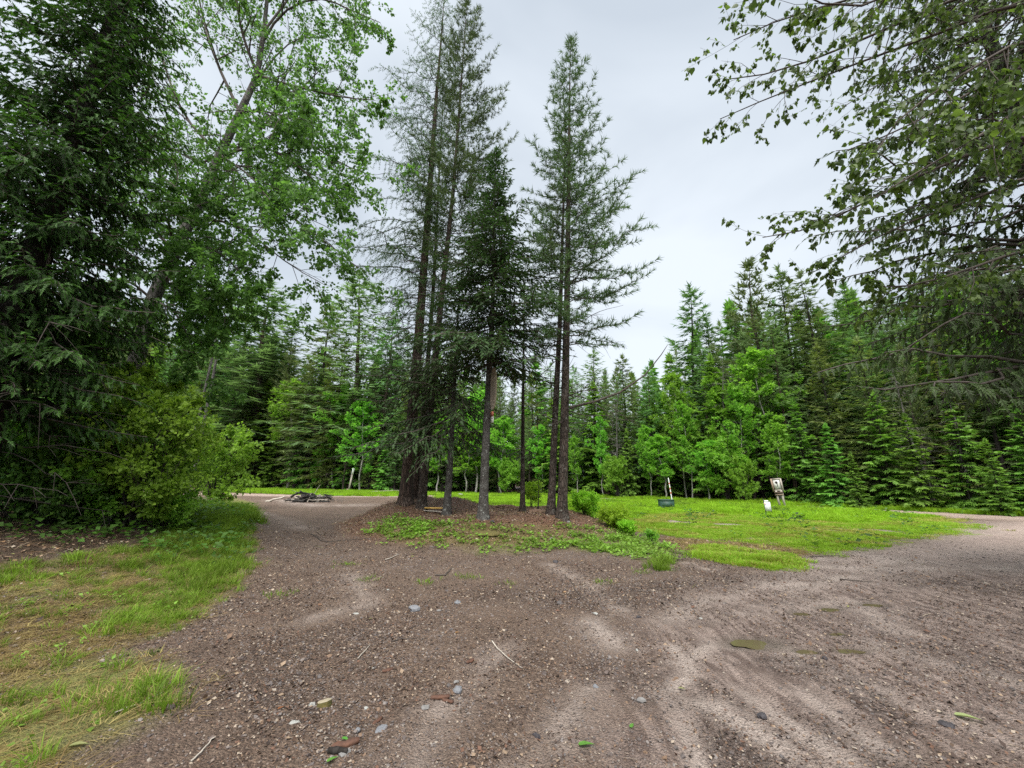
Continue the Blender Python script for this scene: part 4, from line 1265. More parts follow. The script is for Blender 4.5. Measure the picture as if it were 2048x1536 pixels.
# conifer whose boughs hang in from the right edge
b = np.array([9.6, 6.2, float(terr(9.6, 6.2))])
assemble('hemlock_tree', 'dark hemlock whose drooping boughs hang in along the right edge', 'conifer tree', b,
         conifer(21, (np.linspace(0, 14, 8), np.linspace(0, -.1, 8), np.zeros(8)), .26, 3.0, 13.8, lambda t: 4.0 * (1 - t) ** .7 + .1, 195, lambda t: 0 + 35 * t, sag=.26, tip=.12, K=9, dens=8.5, s0=.2, roll=.35, lf=.26, tmin=.15, ang=58, tdrop=-.5,
                 spray='hem', size=.17, step=.15, curl=.7, twig_tubes=.003, dead=(14, 3.6, 5.5, 1.5), dead_r=.008, trunk_sides=14, tipgain=.5), (M['bark_dark'], M['twig'], M['f_hang']))

# ------------------------------------------------------------------ leaning cottonwood on the left
def cottonwood_left():
    g = np.random.default_rng(30)
    Y = 11.0
    base = np.array([*at(215, 985, Y)[:2], 0]); base[2] = float(terr(base[0], base[1]))
    tr, br, cr = Acc(), Acc(), Acc()
    pts = np.array([base + [0, 0, -.2], at(262, 760, Y), at(305, 600, Y), at(352, 500, Y), at(395, 410, Y), at(440, 310, Y), at(480, 225, Y), at(515, 150, Y), at(528, 60, Y), at(540, -60, Y), at(550, -200, Y)])
    rad = np.array([.24, .2, .18, .165, .15, .13, .11, .09, .07, .05, .03])
    u = np.linspace(0, 10, 30)
    p = np.stack([np.interp(u, np.arange(11), pts[:, i]) for i in range(3)], -1) - base
    tr.tube(p[None], np.interp(u, np.arange(11), rad)[None], 12)
    L, Rr = limbs_px([
        ([(515, 150, 11), (560, 165, 10.7), (640, 185, 10.3), (700, 198, 10), (748, 200, 9.8)], .05, .012),
        ([(470, 240, 11), (540, 250, 10.6), (600, 272, 10.2), (680, 330, 9.9), (740, 350, 9.7)], .05, .012),
        ([(430, 330, 11), (510, 270, 11.5), (600, 180, 12), (660, 120, 12.4)], .06, .012),
        ([(528, 80, 11), (560, 20, 10.8), (640, -10, 10.6), (700, 20, 10.4), (760, 45, 10.2)], .045, .01),
        ([(530, 60, 11), (590, -20, 11.2), (640, -90, 11.4), (690, -130, 11.4)], .045, .01),
        ([(440, 310, 11), (520, 290, 10.5), (570, 310, 10.1), (640, 370, 9.8), (690, 420, 9.6)], .05, .01),
        ([(395, 410, 11), (470, 380, 10.4), (550, 410, 10), (620, 460, 9.7), (700, 520, 9.4), (715, 535, 9.3)], .055, .01),
        ([(380, 440, 11), (460, 440, 10.3), (520, 480, 9.9), (575, 530, 9.6), (650, 570, 9.4)], .045, .008),
        ([(352, 500, 11), (420, 490, 10.4), (480, 540, 10), (520, 600, 9.7)], .045, .01),
        ([(480, 225, 11), (430, 120, 11.4), (400, 20, 11.8), (390, -80, 12)], .06, .012),
        ([(440, 310, 11), (370, 240, 11.3), (330, 140, 11.6), (310, 40, 11.9)], .055, .012),
        ([(395, 410, 11), (330, 360, 11), (270, 300, 11), (220, 220, 11.2)], .055, .012),
        ([(352, 500, 11), (290, 450, 10.8), (240, 420, 10.6), (190, 370, 10.4)], .05, .012),
        ([(320, 570, 11), (390, 560, 10.4), (440, 600, 10), (470, 680, 9.8)], .045, .01),
        ([(305, 600, 11), (260, 560, 10.6), (220, 560, 10.3), (180, 600, 10)], .04, .01),
        ([(515, 150, 11), (480, 60, 10.4), (470, -30, 10), (480, -120, 9.7)], .05, .012),
        ([(440, 310, 11), (470, 330, 9.8), (500, 350, 9), (540, 400, 8.4)], .045, .01),
        ([(480, 225, 11), (520, 220, 10), (560, 230, 9.2), (610, 240, 8.6)], .045, .01),
        ([(305, 600, 11), (350, 620, 10.2), (380, 680, 9.8), (400, 740, 9.6)], .04, .01),
        ([(480, 225, 11), (540, 120, 12), (610, 60, 12.8), (690, 90, 13.2)], .05, .01),
        ([(352, 500, 11), (400, 470, 12), (450, 480, 12.8), (480, 520, 13.2)], .045, .01),
        ([(440, 310, 11), (400, 330, 12), (350, 300, 12.8), (300, 280, 13.4)], .045, .01),
        ([(320, 570, 11), (360, 530, 10), (410, 540, 9.4), (450, 590, 9)], .04, .01),
        ([(305, 600, 11), (330, 560, 12), (390, 590, 12.6), (430, 650, 13)], .04, .01),
        ([(352, 500, 11), (330, 430, 10.2), (360, 380, 9.6), (420, 390, 9.2)], .045, .01),
        ([(290, 640, 11), (250, 640, 10.4), (210, 680, 10), (180, 740, 9.8)], .035, .01),
        ([(395, 410, 11), (460, 330, 11.6), (540, 330, 12), (600, 390, 12.3)], .045, .01),
    ])
    L = L - base
    br.tube(L, Rr, 6)
    P2, R2 = spawn(g, L, Rr, 16, .15, 1, (.22, .5), 45, 5, -.25, .12, .55)
    br.tube(P2, R2, 4)
    P3, R3 = spawn(g, P2, R2, 6, .15, 1, (.3, .6), 45, 4, -.35, .15, .6)
    br.tube(P3, R3, 3)
    P3b, R3b = spawn(g, P3, R3, 3, .2, 1, (.4, .7), 45, 3, -.4, .15, .6)
    leaves(g, cr, P3b, 9, 'leaf2', .10, down=.5)
    leaves(g, cr, P3, 5, 'leaf2', .10, down=.5)
    assemble('cottonwood_tree', 'leaning cottonwood behind the dark cedar, leaves hanging over the track', 'leafy tree', base, (tr, br, cr), (M['bark_cotton'], M['twig'], M['f_birch']))
cottonwood_left()

# ------------------------------------------------------------------ cottonwood whose branches hang in at the upper right
def cottonwood_right():
    g = np.random.default_rng(31)
    base = np.array([6.3, 3.0, 0]); base[2] = float(terr(6.3, 3.0))
    tr, br, cr = Acc(), Acc(), Acc()
    z = np.linspace(-.2, 9, 14)
    tx = .15 * np.sin(z * .4)
    tr.tube(np.stack([tx, z * .01, z], -1)[None], np.interp(z, [-.2, 9], [.2, .05])[None], 14)
    j = lambda h: tuple([6.3 + .15 * math.sin(h * .4), 3.0 + .01 * h, base[2] + h])
    def limb(h, pts):
        return np.array([j(h)] + [at(*q) for q in pts])
    specs = [
        (5.2, [(2060, -60, 3.3), (1900, 0, 3.4), (1750, 70, 3.6), (1600, 130, 3.8), (1500, 165, 3.9), (1445, 160, 4.0)], .035),
        (5.0, [(2080, -20, 3.3), (1900, 60, 3.5), (1700, 130, 3.8), (1560, 190, 4.0), (1470, 215, 4.1), (1440, 238, 4.2)], .028),
        (5.6, [(2100, -140, 3.0), (1900, -70, 3.1), (1750, -10, 3.2), (1600, 20, 3.3), (1500, 60, 3.5), (1467, 80, 3.7)], .03),
        (5.9, [(2050, -180, 2.7), (1850, -60, 2.7), (1760, 18, 2.7), (1650, 22, 2.6), (1580, 0, 2.6), (1565, -30, 2.6)], .025),
        (4.6, [(2100, 100, 3.2), (1950, 180, 3.3), (1850, 235, 3.4), (1740, 290, 3.5), (1695, 300, 3.6)], .028),
        (4.0, [(2100, 250, 3.3), (1900, 320, 3.5), (1800, 370, 3.7), (1700, 420, 3.9), (1600, 470, 4.1), (1525, 475, 4.3)], .03),
        (3.7, [(2100, 330, 3.6), (1950, 400, 3.7), (1820, 440, 3.8), (1720, 490, 4.0), (1650, 540, 4.1), (1625, 545, 4.2)], .022),
        (3.2, [(2100, 480, 3.6), (1960, 530, 3.7), (1850, 570, 3.8), (1745, 582, 3.9), (1755, 560, 4.0)], .025),
        (4.3, [(2100, 170, 2.7), (1980, 260, 2.6), (1880, 320, 2.6), (1800, 360, 2.6), (1775, 380, 2.6)], .02),
        (4.8, [(2080, 60, 2.8), (1950, 130, 2.7), (1850, 200, 2.7), (1760, 250, 2.7), (1755, 300, 2.7)], .02),
        (5.4, [(2150, -100, 4.0), (1980, 0, 4.4), (1850, 100, 4.7), (1740, 190, 5.0), (1685, 215, 5.2)], .028),
    ]
    K = 12
    Ps, Rs = [], []
    for h, pts, r in specs:
        w = limb(h, pts)
        seg = np.concatenate([[0], np.cumsum(np.linalg.norm(np.diff(w, axis=0), axis=1))])
        u = np.linspace(0, seg[-1], K)
        p = np.stack([np.interp(u, seg, w[:, i]) for i in range(3)], -1)
        p[1:-1] = .5 * p[1:-1] + .25 * (p[:-2] + p[2:])
        Ps.append(p - base); Rs.append(np.linspace(r, .005, K))
    L, Rr = np.array(Ps), np.array(Rs)
    br.tube(L, Rr, 7)
    P2, R2 = spawn(g, L, Rr, 24, .3, 1.0, (.10, .27), 42, 5, -.4, .12, .5)
    br.tube(P2, R2, 4)
    P3, R3 = spawn(g, P2, R2, 4, .15, 1, (.3, .6), 45, 4, -.5, .15, .6)
    br.tube(P3, R3, 3)
    leaves(g, cr, P3, 8, 'cordate', .044, s0=.15, down=.9, fwd=.4, upb=.2)
    leaves(g, cr, P2, 4, 'cordate', .060, s0=.3, down=.9, fwd=.4, upb=.2)
    assemble('cottonwood_tree', 'cottonwood branches with heart shaped leaves hanging in from the upper right corner', 'leafy tree', base, (tr, br, cr), (M['bark_cotton'], M['twig'], M['f_cotton']))
cottonwood_right()

# ------------------------------------------------------------------ bushes
def bush(name, label, px, Y, H, spread, mat, seed, nstem=7, n1=42, n2=8, n3=3, nl=6, leaf='leaf2', ls=.075, cat='bush', lean=(0, 0), stem='bark_dark', crown0=.1, group=None, r0=.025):
    b = place(px, Y)
    return assemble(name, label, cat, b, leafy(seed, H, r0, crown0, spread, n1, n2, n3, nl, leaf, ls, 50, lean, nstem=nstem, curve=.09, lv=(.35, 1.3)), (M[stem], M['twig'], M[mat]), group, crown='leaves')

bush('alder_bush', 'tall light green alder bush under the leaning cottonwood', 262, 9.0, 3.7, 1.8, 'f_bush', 40, 10, 90, 9, 3, 7, ls=.085, r0=.03, crown0=.04)
bush('alder_bush', 'alder bush between the dark cedar and the tall light green one', 150, 8.8, 2.6, 1.7, 'f_bush', 41, 9, 80, 9, 3, 7, ls=.085, r0=.025, crown0=.04)
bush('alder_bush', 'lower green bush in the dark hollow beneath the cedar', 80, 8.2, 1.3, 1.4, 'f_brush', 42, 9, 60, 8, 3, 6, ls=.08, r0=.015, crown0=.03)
bush('alder_bush', 'leafy bush leaning out over the grass at the track edge', 320, 10.6, 2.0, 1.15, 'f_bush', 43, 8, 64, 8, 3, 6, ls=.08, lean=(.12, 0), r0=.018, crown0=.03)
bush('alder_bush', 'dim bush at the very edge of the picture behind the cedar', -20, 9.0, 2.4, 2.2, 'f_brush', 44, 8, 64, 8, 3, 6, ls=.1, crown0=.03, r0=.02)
bush('alder_bush', 'pale leaved bush beyond the tall light green bush', 425, 21.0, 4.6, 2.6, 'f_bush', 45, 8, 70, 8, 3, 6, ls=.14, r0=.03, crown0=.05)
bush('alder_bush', 'knee high dark green bush at the front of the shaded hollow', 235, 9.3, 1.1, 1.3, 'f_brush', 51, 9, 50, 7, 3, 5, ls=.07, r0=.012, crown0=.03)
bush('alder_bush', 'low weedy bush at the grass corner below the tall alder', 325, 9.6, .75, .8, 'f_bush', 52, 9, 46, 7, 3, 5, ls=.06, r0=.01, crown0=.03)
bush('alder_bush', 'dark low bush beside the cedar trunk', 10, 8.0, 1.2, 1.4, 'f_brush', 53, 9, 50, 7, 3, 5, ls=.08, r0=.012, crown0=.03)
bush('meadow_bush', 'yellow green bush at the meadow corner beside the twin pines', 1226, 12.4, .5, .6, 'f_yellowbush', 46, 12, 90, 7, 3, 5, ls=.05, r0=.006, crown0=.02)
bush('meadow_bush', 'yellow green bush just behind the twin pine trunks', 1168, 13.8, .62, .75, 'f_yellowbush', 47, 12, 90, 7, 3, 5, ls=.055, r0=.006, crown0=.02)
bush('meadow_bush', 'small yellow green bush behind the sapling stick', 1062, 14.6, .85, .55, 'f_yellowbush', 48, 8, 50, 6, 3, 4, ls=.05, r0=.006, crown0=.2)
bush('meadow_bush', 'low yellow green bush in front of the meadow corner bush', 1256, 11.8, .3, .38, 'f_yellowbush', 54, 10, 60, 6, 3, 5, ls=.045, r0=.005, crown0=.02)
bush('weed', 'dark leafy weed beside the pale bare spot at the mound end', 1305, 10.6, .3, .3, 'f_bush', 49, 6, 24, 5, 2, 4, ls=.04, r0=.005, cat='weed')
# leaning dead trunks on the left
for (pts, Y, r_, lab) in [([(398, 885), (425, 760), (436, 700)], 19.0, .085, 'leaning grey dead trunk beside the bright shrub'), ([(378, 890), (428, 700), (440, 640)], 20.5, .07, 'second leaning dead trunk behind the bright shrub')]:
    w = np.array([at(a, c, Y) for a, c in pts]); w[0, 2] = terr(w[0, 0], w[0, 1]) - .1
    a = Acc(); u = np.linspace(0, 1, 8)
    p = np.stack([np.interp(u * 2, np.arange(3), w[:, i]) for i in range(3)], -1)
    g = np.random.default_rng(int(Y * 10))
    a.tube((p - p[0])[None], np.linspace(r_, r_ * .5, 8)[None], 8)
    t2 = np.array([[p[4] - p[0] + (p[6] - p[4]) * q, p[4] - p[0] + (p[6] - p[4]) * q + g.normal(0, .35, 3)] for q in np.linspace(-.6, 1, 8)])
    a.tube(t2, np.repeat([[.015, .005]], 8, 0), 4)
    o = obj('dead_tree', a.mesh('dead_tree', [M['bark_cotton']], True), loc=p[0]); tag(o, lab, 'dead tree')

# ------------------------------------------------------------------ grass
def blade_mesh(name, seed, n, h, rad, w, mat, lean=.5, seg=3):
    g = np.random.default_rng(seed)
    V, T = [], []
    for i in range(n):
        r = rad * math.sqrt(g.random()); a = g.uniform(0, 2 * PI)
        p = np.array([r * math.cos(a), r * math.sin(a), 0.])
        d = np.array([math.cos(a + g.normal(0, .8)), math.sin(a + g.normal(0, .8)), 0.])
        sdv = np.array([-d[1], d[0], 0.]) if g.random() < .5 else norm(np.append(g.normal(size=2), 0))
        hh = h * g.uniform(.45, 1.1); ln = lean * g.uniform(.2, 1.3) * hh
        b0 = len(V)
        for k in range(seg):
            u = k / seg
            c = p + d * ln * u ** 2 + np.array([0, 0, hh * (u - .25 * u * u * lean)])
            ww = w * (1 - u ** 2) * .5
            V += [c - sdv * ww, c + sdv * ww]
        V.append(p + d * ln + np.array([0, 0, hh * (1 - .25 * lean)]))
        for k in range(seg - 1):
            q = b0 + 2 * k
            T += [(q, q + 1, q + 3), (q, q + 3, q + 2)]
        q = b0 + 2 * (seg - 1)
        T.append((q, q + 1, q + 2))
    return source(name, mesh_np(name, V, np.array(T), mats=[mat]))

def put_grass(name, label, x, y, hs, srcs, seed, smin=.7, smax=1.3, dry=None):
    g = np.random.default_rng(seed); n = len(x)
    rot = np.zeros((n, 3)); rot[:, 2] = g.uniform(0, 6.28, n); rot[:, :2] = g.normal(0, .08, (n, 2))
    s = g.uniform(smin, smax, n)
    sc3 = np.stack([s, s, s * hs], -1)
    ix = g.integers(0, len(srcs), n)
    if dry is not None:      # the last kind of tuft grows in patches of its own
        ix = np.where(g.random(n) < dry(x, y), len(srcs) - 1, g.integers(0, len(srcs) - 1, n))
    return scatter(name, np.stack([x, y, terr(x, y) - .01], -1), rot, sc3, ix, srcs, label, 'grass')

S_MEADOW = [blade_mesh('tuft', 300 + i, 46 if i < 3 else 20, .26 if i < 3 else .34, .16, .018 if i < 3 else .012, M['grass_far'] if i < 3 else M['grass_verge'], .5) for i in range(4)]
S_SHORT = [blade_mesh('tuft', 310 + i, 42, .085, .14, .011, M['grass'] if i < 3 else M['straw'], .8) for i in range(4)]
S_VERGE = [blade_mesh('tuft', 320 + i, 34, .13, .075, .006, M['grass_verge'], .9) for i in range(4)]
S_THATCH = [blade_mesh('tuft', 330 + i, 34, .075, .12, .005, M['thatch'], 2.6) for i in range(3)]
S_TALLV = [blade_mesh('tuft', 340 + i, 30, .34, .12, .009, M['grass_verge'], .7) for i in range(3)]

x, y = sample(1, 60000, -12, 24, 12, 48, lambda x, y: (lambda m: np.where(in_view(x, y), np.clip(m['tall'] * m['meadow'] * 1.1, 0, 1), 0))(masks(x, y)))
mt_ = masks(x, y)['tall']
put_grass('meadow_grass', 'tall bright green meadow grass before the far road', x, y, (.2 + .5 * mt_) * (.45 + .8 * vnoise(x * .7, y * .7, 3)), S_MEADOW, 1, dry=lambda x, y: .06 + .7 * sstep(.04, .22, fbm(x * .7, y * .7, 113, 4)))
x, y = sample(2, 60000, 2.0, 20, 9, 24, lambda x, y: (lambda m: np.clip((m['meadow'] ** 2 * (1 - m['tall']) * sstep(.05, .55, vnoise(x * 1.7, y * 1.7, 9) * .6 + .4 * vnoise(x * 5, y * 5, 19)) + 0 * m['strip']) * .75, 0, 1))(masks(x, y)))
put_grass('short_grass', 'short trampled grass between the gravel lot and tall meadow', x, y, .35 + .7 * vnoise(x * .9, y * .9, 4), S_SHORT, 2, dry=lambda x, y: .08 + .75 * sstep(.0, .22, fbm(x * .8, y * 1.3, 111, 4)))
x, y = sample(3, 24000, 3.0, 7.2, 7.5, 10.5, lambda x, y: masks(x, y)['strip'] ** 1.5 * sstep(-.14, .12, fbm(x * 2.5, y * 2.5, 66, 3)) * .6)
put_grass('grass_strip', 'deep green grass strip along the gravel lot edge', x, y, .5 + .9 * vnoise(x * 2, y * 2, 4), S_SHORT, 3)
x, y = sample(4, 60000, -45, 4, 24, 60, lambda x, y: masks(x, y)['farleft'] * .55)
put_grass('far_grass', 'strip of grass along the foot of the far trees', x, y, .5 + .6 * vnoise(x * .4, y * .4, 4), S_MEADOW, 4, .9, 1.6)
# grass fringe at the forest foot beyond the road
def fringe(x, y):
    d = -sdist(x, y, PG_FOREST) + .4 * fbm(x * .8, y * .8, 90, 3)
    return ((d > -.6) & (d < .9)) * 1.0
x, y = sample(5, 90000, -30, 32, 14, 50, fringe)
put_grass('forest_fringe', 'grass fringe at the dark foot of the forest', x, y, .5 + .7 * vnoise(x, y, 4), S_MEADOW, 5, .7, 1.3)
vd = lambda x, y: (lambda m: np.where(in_view(x, y), m['verge'] * np.clip(1.15 - .9 * m['thatch'] + .5 * fbm(x * 2, y * 2, 61, 3), 0, 1) * np.maximum(sstep(-.16, .14, fbm(x * 1.7, y * 1.7, 64, 4)) * .55, .5 * sstep(.75, .3, np.abs(sdist(x, y, PG_VERGE) - .35)) * sstep(3.5, 5, y)), 0))(masks(x, y))
x, y = sample(6, 16000, -12, -1.2, 1.6, 14, vd)
put_grass('verge_grass', 'green grass on the verge along the track', x, y, .4 + 1.3 * vnoise(x * 1.6, y * 1.6, 6) ** 1.5 + .6 * sstep(5, 8, y), S_VERGE, 6)
cd = lambda x, y: (lambda m: np.where(in_view(x, y), m['verge'] * sstep(.06, .2, fbm(x * 1.5, y * 1.5, 68, 4) + .14 * sstep(.9, .3, np.abs(sdist(x, y, PG_VERGE) - .4)) * sstep(4, 5.5, y)) * (1 - .6 * m['thatch']), 0))(masks(x, y))
x, y = sample(19, 3600, -12, -1.2, 1.6, 14, cd)
put_grass('verge_clumps', 'lush taller grass clumps along the verge', x, y, .45 + .7 * vnoise(x * 1.6, y * 1.6, 16), S_TALLV, 19, .5, .9)
td = lambda x, y: (lambda m: np.where(in_view(x, y), np.clip(m['thatch'] * 1.1 + .6 * m['verge'], 0, 1), 0))(masks(x, y))
x, y = sample(7, 15000, -12, -1.2, 1.6, 12, td)
put_grass('dry_grass', 'flattened tan dry grass on the verge', x, y, np.full(len(x), .7), S_THATCH, 7)
x, y = sample(8, 5000, 3, 7.4, 7.8, 11.5, lambda x, y: masks(x, y)['brown'] * .6)
put_grass('dry_grass', 'reddish dry grass band at the edge of the short meadow', x, y, np.full(len(x), .7), S_THATCH, 8)
# taller grass at the foot of the bush on the left track edge
PG_TV = poly([(330, 1060), (380, 1010), (440, 985), (500, 1010), (500, 1045), (430, 1080)])
x, y = sample(9, 9000, -12, -4, 8, 22, lambda x, y: sstep(-.3, .3, sdist(x, y, PG_TV) + fbm(x, y, 7, 3)) * .75)
put_grass('tall_verge_grass', 'tall grass clumps at the foot of the leaning bush', x, y, .6 + .7 * vnoise(x, y, 6), S_TALLV, 9)
S_SPARSE = [blade_mesh('tuft', 345 + i, 11, .08, .11, .009, M['grass_verge'], 1.2) for i in range(4)]
# tufts in the gravel
def tufts(name, label, spots, seed, srcs, hs, k=18):
    g = np.random.default_rng(seed); X, Y = [], []
    for px, py, r in spots:
        c = gnd(px, py); n = int(k * (r / .2) ** 1.4) + 2
        a = g.uniform(0, 2 * PI, n); q = r * np.abs(g.normal(0, .75, n))
        X.append(c[0] + q * np.cos(a)); Y.append(c[1] + q * np.sin(a))
    X, Y = np.concatenate(X), np.concatenate(Y)
    return put_grass(name, label, X, Y, np.full(len(X), hs), srcs, seed)
tufts('grass_tufts', 'loose grass tufts along the front of the tree island', [(1325, 1138, .22), (1335, 1105, .35), (1300, 1090, .4), (1285, 1145, .12), (935, 1155, .22), (845, 1166, .15), (700, 1130, .2), (1230, 1100, .3), (1160, 1080, .25),
      (1380, 1110, .2), (560, 1190, .15), (510, 1130, .3), (1210, 1165, .12), (1018, 1168, .08), (730, 1160, .1)], 10, S_SPARSE, 1.0, 9)
tufts('grass_tufts', 'single upright grass tuft at the end of the island slope', [(1325, 1128, .22), (1318, 1140, .2)], 11, S_VERGE, 1.8, 14)

# ------------------------------------------------------------------ low broad-leaved cover
def weed_mesh(name, seed, n, ls, rad, mat, h=.05):
    g = np.random.default_rng(seed); a = Acc()
    ph = g.uniform(0, 2 * PI, n); r = rad * np.sqrt(g.random(n))
    pos = np.stack([r * np.cos(ph), r * np.sin(ph), h * g.uniform(.2, 1.2, n)], -1)
    D = np.stack([np.cos(ph + g.normal(0, .6, n)), np.sin(ph + g.normal(0, .6, n)), g.normal(.1, .3, n)], -1)
    a.bake(TM['leaf2'], pos, D, np.array([0, 0, 1.]) + g.normal(0, .35, (n, 3)), ls * g.uniform(.6, 1.3, n), g.random(n))
    return source(name, a.mesh(name, [mat]))
M['f_under'] = foliage('f_under', (.035, .085, .018), (.10, .20, .03), .4, inst=True)
S_UNDER = [weed_mesh('weed', 370 + i, 12, .075, .16, M['f_under'], .14) for i in range(3)]
S_WEED = [weed_mesh('weed', 350 + i, 16, .055, .1, M['f_weed']) for i in range(3)]
x, y = sample(12, 9000, -5.5, 5.5, 8, 15, lambda x, y: (lambda m: np.clip(m['cover'] * (.15 + 1.1 * sstep(-.12, .16, fbm(x * 1.9, y * 1.9, 83, 4))), 0, 1) * .8)(masks(x, y)))
n = len(x); g = np.random.default_rng(12); rot = np.zeros((n, 3)); rot[:, 2] = g.uniform(0, 6.28, n)
scatter('ground_cover', np.stack([x, y, terr(x, y)], -1), rot, g.uniform(.5, 1.7, n), g.integers(0, 3, n), S_WEED, 'low leafy ground cover on the front slope of the tree island', 'ground cover')
x, y = sample(18, 5000, -5.5, 5.5, 8, 15, lambda x, y: masks(x, y)['cover'] * .4 * sstep(-.1, .15, fbm(x * 2.3, y * 2.3, 84, 3)))
put_grass('island_grass', 'thin grass among the leafy cover on the island slope', x, y, .5 + .8 * vnoise(x * 2, y * 2, 8), S_SPARSE, 18)
x, y = sample(13, 7000, -13, -3.5, 7, 16, lambda x, y: (lambda m: m['wood'] * .13 + m['verge'] * .06)(masks(x, y)))
n = len(x); rot = np.zeros((n, 3)); rot[:, 2] = g.uniform(0, 6.28, n)
scatter('undergrowth', np.stack([x, y, terr(x, y)], -1), rot, g.uniform(.8, 2.2, n), g.integers(0, 3, n), S_UNDER, 'scattered leafy undergrowth in the shade beneath the cedar', 'undergrowth')
x, y = sample(20, 2500, 3, 22, 10, 30, lambda x, y: masks(x, y)['meadow'] * .35 * sstep(.02, .2, fbm(x * .9, y * .9, 99, 4)))
n = len(x); rot = np.zeros((n, 3)); rot[:, 2] = g.uniform(0, 6.28, n)
scatter('meadow_weeds', np.stack([x, y, terr(x, y)], -1), rot, g.uniform(.8, 2.0, n), g.integers(0, 3, n), S_UNDER, 'darker broad leaved weeds scattered through the meadow grass', 'weeds')
S_BIGW = [weed_mesh('weed', 360 + i, 9, .065, .06, M['f_weed'], .1) for i in range(3)]
x, y = sample(14, 800, -7, -1.2, 1.7, 6, lambda x, y: (lambda m: .45 * m['verge'] * sstep(0, .2, fbm(x * 1.4, y * 1.4, 87, 2)))(masks(x, y)))
n = len(x); rot = np.zeros((n, 3)); rot[:, 2] = g.uniform(0, 6.28, n)
scatter('verge_weeds', np.stack([x, y, terr(x, y)], -1), rot, g.uniform(.35, .75, n), g.integers(0, 3, n), S_BIGW, 'broad leaved weeds among the verge grass', 'weeds')

# ------------------------------------------------------------------ gravel and litter
def rock_mesh(name, seed, sub=1, flatz=.6, amp=.25, mat=None):
    import bmesh
    g = np.random.default_rng(seed)
    bm = bmesh.new(); bmesh.ops.create_icosphere(bm, subdivisions=sub, radius=1.0)
    me = bpy.data.meshes.new(name); bm.to_mesh(me); bm.free()
    co = np.empty(len(me.vertices) * 3, np.float32); me.vertices.foreach_get('co', co); co = co.reshape(-1, 3)
    for _ in range(5):     # cut facets
        d = norm(g.normal(size=3)); lim = g.uniform(.45, .85); p = co @ d
        co = co - np.maximum(p - lim, 0)[:, None] * d
    co *= 1 + g.normal(0, amp * .3, (len(co), 1)); co *= np.array([1, g.uniform(.6, .95), flatz * g.uniform(.8, 1.1)])
    me.vertices.foreach_set('co', co.ravel().astype(np.float32))
    if mat:
        me.materials.append(mat)
    me.update()
    return me
S_STONE = [source('pebble', rock_mesh('pebble', 400 + i, 1, .55, .25, M['stone'])) for i in range(5)]
def gravd(x, y):
    m = masks(x, y)
    r = np.hypot(x, y)
    free = (1 - m['grass']) * (1 - m['wood']) * (1 - .7 * m['isle']) * (1 - .75 * m['pale']) * (1 - .8 * m['wet']) * (1 - .6 * m['thatch'])
    cl = .30 + .9 * sstep(-.15, .2, fbm(x * 1.1, y * 1.1, 91, 4)) + .8 * m['dark']
    return np.where(in_view(x, y, .3), free * cl * (1 - .45 * m['lot']) * np.exp(-np.maximum(r - 3, 0) / 4.5), 0)
x, y = sample(15, 420000, -8, 12, 1.6, 13, gravd)
n = len(x); g = np.random.default_rng(15)
r = np.hypot(x, y)
sz = .0050 * np.exp(np.abs(g.normal(0, .5, n))) * (1 + .07 * np.maximum(r - 3, 0))
scatter('gravel', np.stack([x, y, terr(x, y) + sz * .1], -1), g.uniform(0, 6.28, (n, 3)) * np.array([.08, .08, 1]), sz, g.integers(0, 5, n), S_STONE, 'loose gravel pressed into the brown track', 'gravel')
print('gravel', n)

def flake_mesh(name, seed, mat):
    g = np.random.default_rng(seed); a = Acc()
    a.bake(TM['leaf2'], np.zeros((1, 3)), np.array([[1., 0, g.normal(0, .1)]]), np.array([[0, .2 * g.normal(), 1.]]), np.ones(1), np.zeros(1))
    return source(name, a.mesh(name, [mat]))
def stick_mesh(name, seed, mat):
    g = np.random.default_rng(seed); q = np.linspace(-.5, .5, 5)
    P = np.stack([q, np.cumsum(g.normal(0, .06, 5)), np.abs(g.normal(0, .02, 5)) + .01], -1)
    V, Q = tubes(P[None], np.linspace(.018, .008, 5)[None], 4)
    return source(name, mesh_np(name, V, None, Q, mats=[mat]))
S_DEB = [flake_mesh('flake', 440 + i, M['debris']) for i in range(4)] + [stick_mesh('stick', 450 + i, M['debris']) for i in range(3)]
S_LIT = [flake_mesh('flake', 420 + i, M['litter']) for i in range(4)] + [stick_mesh('stick', 430 + i, M['litter']) for i in range(3)]
def litd(x, y):
    m = masks(x, y)
    return np.where(in_view(x, y, .3), np.clip(m['isle'] * 1.0 + m['brown'] * .8 + m['wood'] * .9 * (x < -3) + .012 * (1 - m['grass']) * (y > 5), 0, 1), 0)
x, y = sample(16, 85000, -14, 9, 2, 19, litd)
n = len(x); g = np.random.default_rng(16)
ix = g.integers(0, 7, n)
sz = np.where(ix < 4, .05 * g.uniform(.5, 1.5, n), .16 * g.uniform(.4, 1.6, n))
rot = np.stack([g.normal(0, .3, n), g.normal(0, .3, n), g.uniform(0, 6.28, n)], -1)
scatter('leaf_litter', np.stack([x, y, terr(x, y) + .008], -1), rot, sz, ix, S_LIT, 'brown leaf litter, needles and small sticks under the trees', 'leaf litter')
def debd(x, y):
    m = masks(x, y)
    r = np.hypot(x, y)
    return np.where(in_view(x, y, .3), (1 - m['grass']) * (1 - m['wood']) * (1 - .8 * m['pale']) * (1 - m['wet']) * (1 - .35 * m['lot']) * np.clip(sstep(-.25, .2, fbm(x * 1.4, y * 1.4, 95, 4)) + m['dark'], 0, 1) * np.exp(-np.maximum(r - 3, 0) / 5), 0)
x, y = sample(17, 420000, -8, 8, 1.6, 14, debd)
n = len(x); g = np.random.default_rng(17)
ix = np.where(g.random(n) < .9, g.integers(0, 4, n), g.integers(4, 7, n))
r = np.hypot(x, y)
